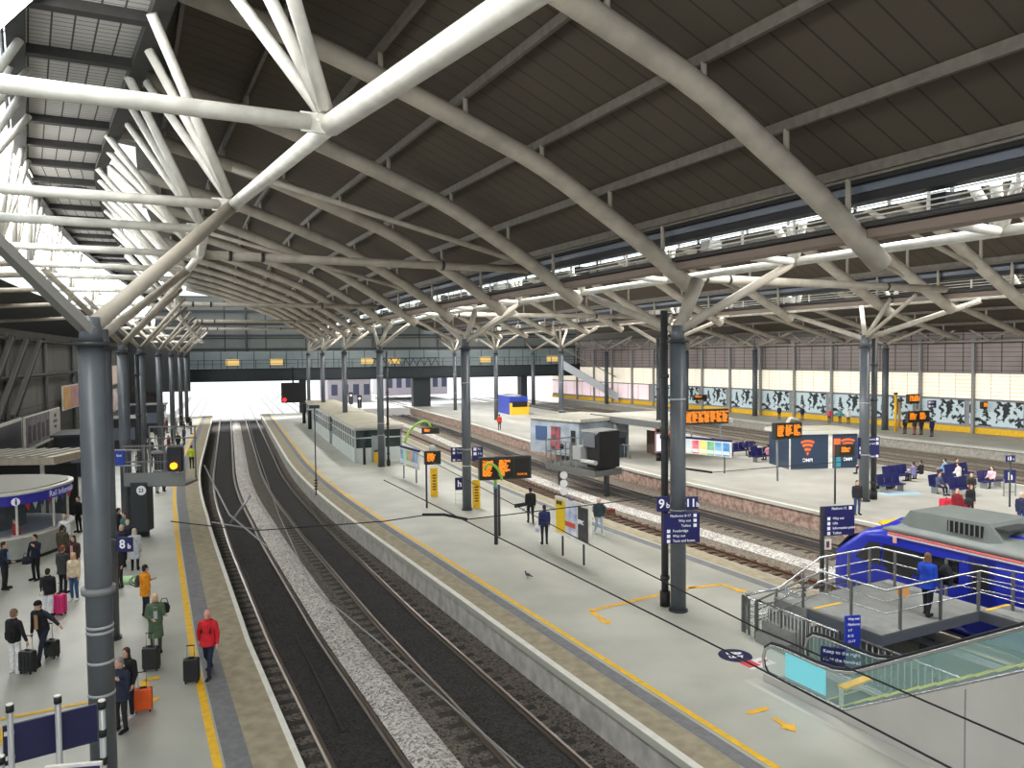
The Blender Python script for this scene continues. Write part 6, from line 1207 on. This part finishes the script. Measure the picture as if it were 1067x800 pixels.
# --- deck
person(g2(966, 641, DZ), -55, 'long haired woman in a bright blue jacket walking on the raised deck', top=(26, 70, 190), legs=(22, 26, 36), hair=(122, 84, 56), h=1.72, lod=0, hairlen=.22, z=DZ, coat=.06, step=.15, la=((-.3, .3, -1), (-.3, .9, -.3)))
bag(fr(*inv(G(985, 640, DZ)), DZ+1.1), math.radians(-60), (22, 24, 32), 'large dark backpack worn by the woman on the deck', 'backpack', .36, .6, .26)
p = G(941, 640, DZ); tag(MB().tube([fr(*inv(p), DZ+.62), fr(*inv(p), DZ+.62)+Vector((.01, .05, 0))], .17, 20).build('paper_bag', M((226, 160, 96), .7)), 'round tan bag held by the woman on the deck', 'bag')
# --- right platform
person(g2(893, 536), 178, 'man in a black jacket and blue jeans left of the big right platform column', top=(34, 34, 40), legs=(50, 74, 110), hair=(60, 44, 36), h=1.78, lod=1)
person(g2(997, 545), 175, 'person in dark red between red suitcases on the right platform', top=(130, 24, 36), legs=(50, 56, 70), hair=(190, 130, 110), h=1.7, lod=1, coat=.08)
suitcase(g2(986, 538), .1, (226, 44, 66), 'bright red suitcase left of the person in dark red', .6, .85, .34, .3); suitcase(g2(1004.5, 537), .1, (216, 34, 50), 'bright red suitcase right of the person in dark red', .5, .75, .34, .1)
person(g2(1011, 539), 185, 'woman in black with a dark bag beside the red suitcases', top=(26, 26, 30), legs=(60, 30, 36), hair=(110, 70, 54), h=1.66, lod=1, hairlen=.1, shoes=(226, 220, 214)); bag(fr(*inv(G(1009, 542)), .95), .2, (44, 46, 50), 'dark shoulder bag of the woman beside the red suitcases', 'handbag', .44, .36, .2, False)
person(g2(1064, 552), 170, 'person in a navy top and jeans cut by the right frame edge', top=(40, 48, 80), legs=(40, 66, 120), hair=(210, 206, 200), h=1.76, lod=1)
def seated(u, v, face, label, top, legs=(36, 40, 60), hair=(50, 40, 34), lod=2): person(g2(u, v), face, label, top=top, legs=legs, hair=hair, h=1.72, lod=lod, pose='sit', la=((-.1, .4, -1), (.1, 1, -.3)), ra=((.1, .4, -1), (-.1, 1, -.3)))
seated(951, 502, 30, 'seated figure in lilac on the leftmost bench', (120, 116, 160)); seated(959, 500, 28, 'seated figure in black on the leftmost bench', (30, 28, 34))
seated(979, 515, 200, 'seated man in a slate blue jacket facing us, middle benches', (76, 84, 112)); seated(998, 503, 28, 'seated figure in a white top, middle benches', (226, 220, 214)); seated(997, 498, 205, 'seated figure in black behind the white top', (26, 26, 30)); seated(984, 498, 30, 'seated figure in pale blue on the rear middle bench', (120, 160, 200))
seated(1012, 516, 150, 'seated figure in dark clothes right of the middle benches', (40, 34, 36), hair=(180, 140, 110)); seated(1033, 508, 120, 'seated figure with pink top on the bench beside the wheelchair sign', (230, 190, 196), hair=(40, 34, 34))
seated(899, 494, 60, 'seated figure in a magenta jacket beside the kiosk', (190, 60, 110)); seated(800, 480, 20, 'seated figure with pink hood left of the kiosk', (226, 150, 160)); seated(786, 477, 20, 'seated figure in navy left of the kiosk', (30, 36, 80)); seated(812, 482, 200, 'seated figure in black left of the kiosk', (30, 30, 36)); seated(776, 474, 200, 'seated figure in dark blue at the end of the poster row', (34, 40, 84))
bag(G(926, 509)+Vector((0, 0, .25)), .3, (34, 36, 46), 'dark holdall on the floor by the left bench', 'holdall', .9, .45, .4, False); bag(G(918, 510)+Vector((0, 0, .2)), .1, (26, 28, 34), 'black rucksack lying beside the dark holdall', 'rucksack', .7, .35, .35, False)
for i, (u_, v_, c_, l_, lb) in enumerate(((943, 452, (34, 34, 44), (40, 42, 60), 'distant person in black under the amber displays, leftmost'), (953, 453, (60, 60, 70), (150, 80, 60), 'distant person with brown trousers under the amber displays'), (960, 453, (40, 40, 46), (40, 40, 50), 'distant person in dark grey under the amber displays'), (971, 455, (30, 40, 90), (28, 34, 70), 'distant person all in navy right of the amber displays'))): person(g2(u_, v_), 10, lb, top=c_, legs=l_, h=1.78, lod=2)
for i, (u_, v_, c_) in enumerate(((864, 441, (220, 90, 110)), (875, 441, (90, 160, 160)), (884, 442, (226, 226, 226)), (1000, 448, (44, 44, 50)), (1012, 449, (60, 70, 90)), (996, 447, (200, 200, 204)), (812, 437, (44, 44, 54)), (836, 438, (34, 40, 70)))): person(g2(u_, v_), 170, 'far figure on the mural platform, %s' % ['in a pink top behind the kiosk roof', 'in a teal top behind the kiosk roof', 'in white behind the kiosk roof', 'in dark grey at the bike rack', 'in slate blue at the bike rack', 'in pale grey at the bike rack', 'in charcoal above the orange board', 'in navy above the orange board'][i], top=c_, legs=(36, 38, 50), h=1.74, lod=2)
# ================================================================== CAMERA, LIGHT, WORLD
cam = bpy.data.cameras.new('camera'); co = bpy.data.objects.new('camera', cam); COL.objects.link(co)
cam.sensor_width = 36; cam.sensor_fit = 'HORIZONTAL'; cam.lens = 36*F/1067; cam.clip_start = .1; cam.clip_end = 900
co.matrix_world = Matrix.Translation((0, 0, CH)) @ Matrix.Rotation(PI/2-PT, 4, 'X') @ Matrix.Rotation(-RL, 4, 'Z')
SC.camera = co
w = bpy.data.worlds.new('world'); SC.world = w; w.use_nodes = True; nt = w.node_tree; bg = nt.nodes['Background']
bg.inputs[0].default_value = (.93, .97, 1.0, 1); bg.inputs[1].default_value = 1.35
def area(nm, loc, sx, sy, power, rot, col=(1, .98, .95)):
    l = bpy.data.lights.new(nm, 'AREA'); l.shape = 'RECTANGLE'; l.size = sx; l.size_y = sy; l.energy = power; l.color = col
    o = bpy.data.objects.new(nm, l); COL.objects.link(o); o.location = loc; o.rotation_euler = rot; return o
# daylight coming down through the glazed lanterns, one row of panels per lantern
for k, (o, z, w_, e) in enumerate(((-13.2, 15.1, 2.4, 1500), (8.6, 12.3, .5, 0), (9.9, 13.6, 1.2, 2300), (30.4, 13.2, 1.2, 2500))):
    if not e: continue
    for q in (8, 28, 48, 68, 88, 108):
        a = area('skylight', fr(q, o+(SHF(q) if k == 0 else 0), z), w_, 18, e, (0, 0, th(q)))
        a.rotation_euler = (Matrix.Rotation(th(q), 3, 'Z') @ Matrix.Rotation(math.radians(-50), 3, 'Y')).to_euler() if k == 0 else (Matrix.Rotation(th(q), 3, 'Z') @ Matrix.Rotation(math.radians(-25), 3, 'Y')).to_euler()
        a.visible_camera = True
sl = bpy.data.lights.new('sun', 'SUN'); sl.energy = 5; sl.angle = .2; so = bpy.data.objects.new('sun', sl); COL.objects.link(so); so.rotation_euler = Vector((-math.sin(th(100))*1.0, math.cos(th(100))*1.0, 1.15)).to_track_quat('Z', 'Y').to_euler()
SC.view_settings.view_transform = 'Standard'; SC.view_settings.look = 'None'; SC.view_settings.exposure = 0.; SC.view_settings.gamma = 1.
SC.cycles.max_bounces = 6; SC.cycles.diffuse_bounces = 4; SC.cycles.glossy_bounces = 2; SC.cycles.transmission_bounces = 4; SC.cycles.transparent_max_bounces = 12; SC.cycles.sample_clamp_indirect = 6
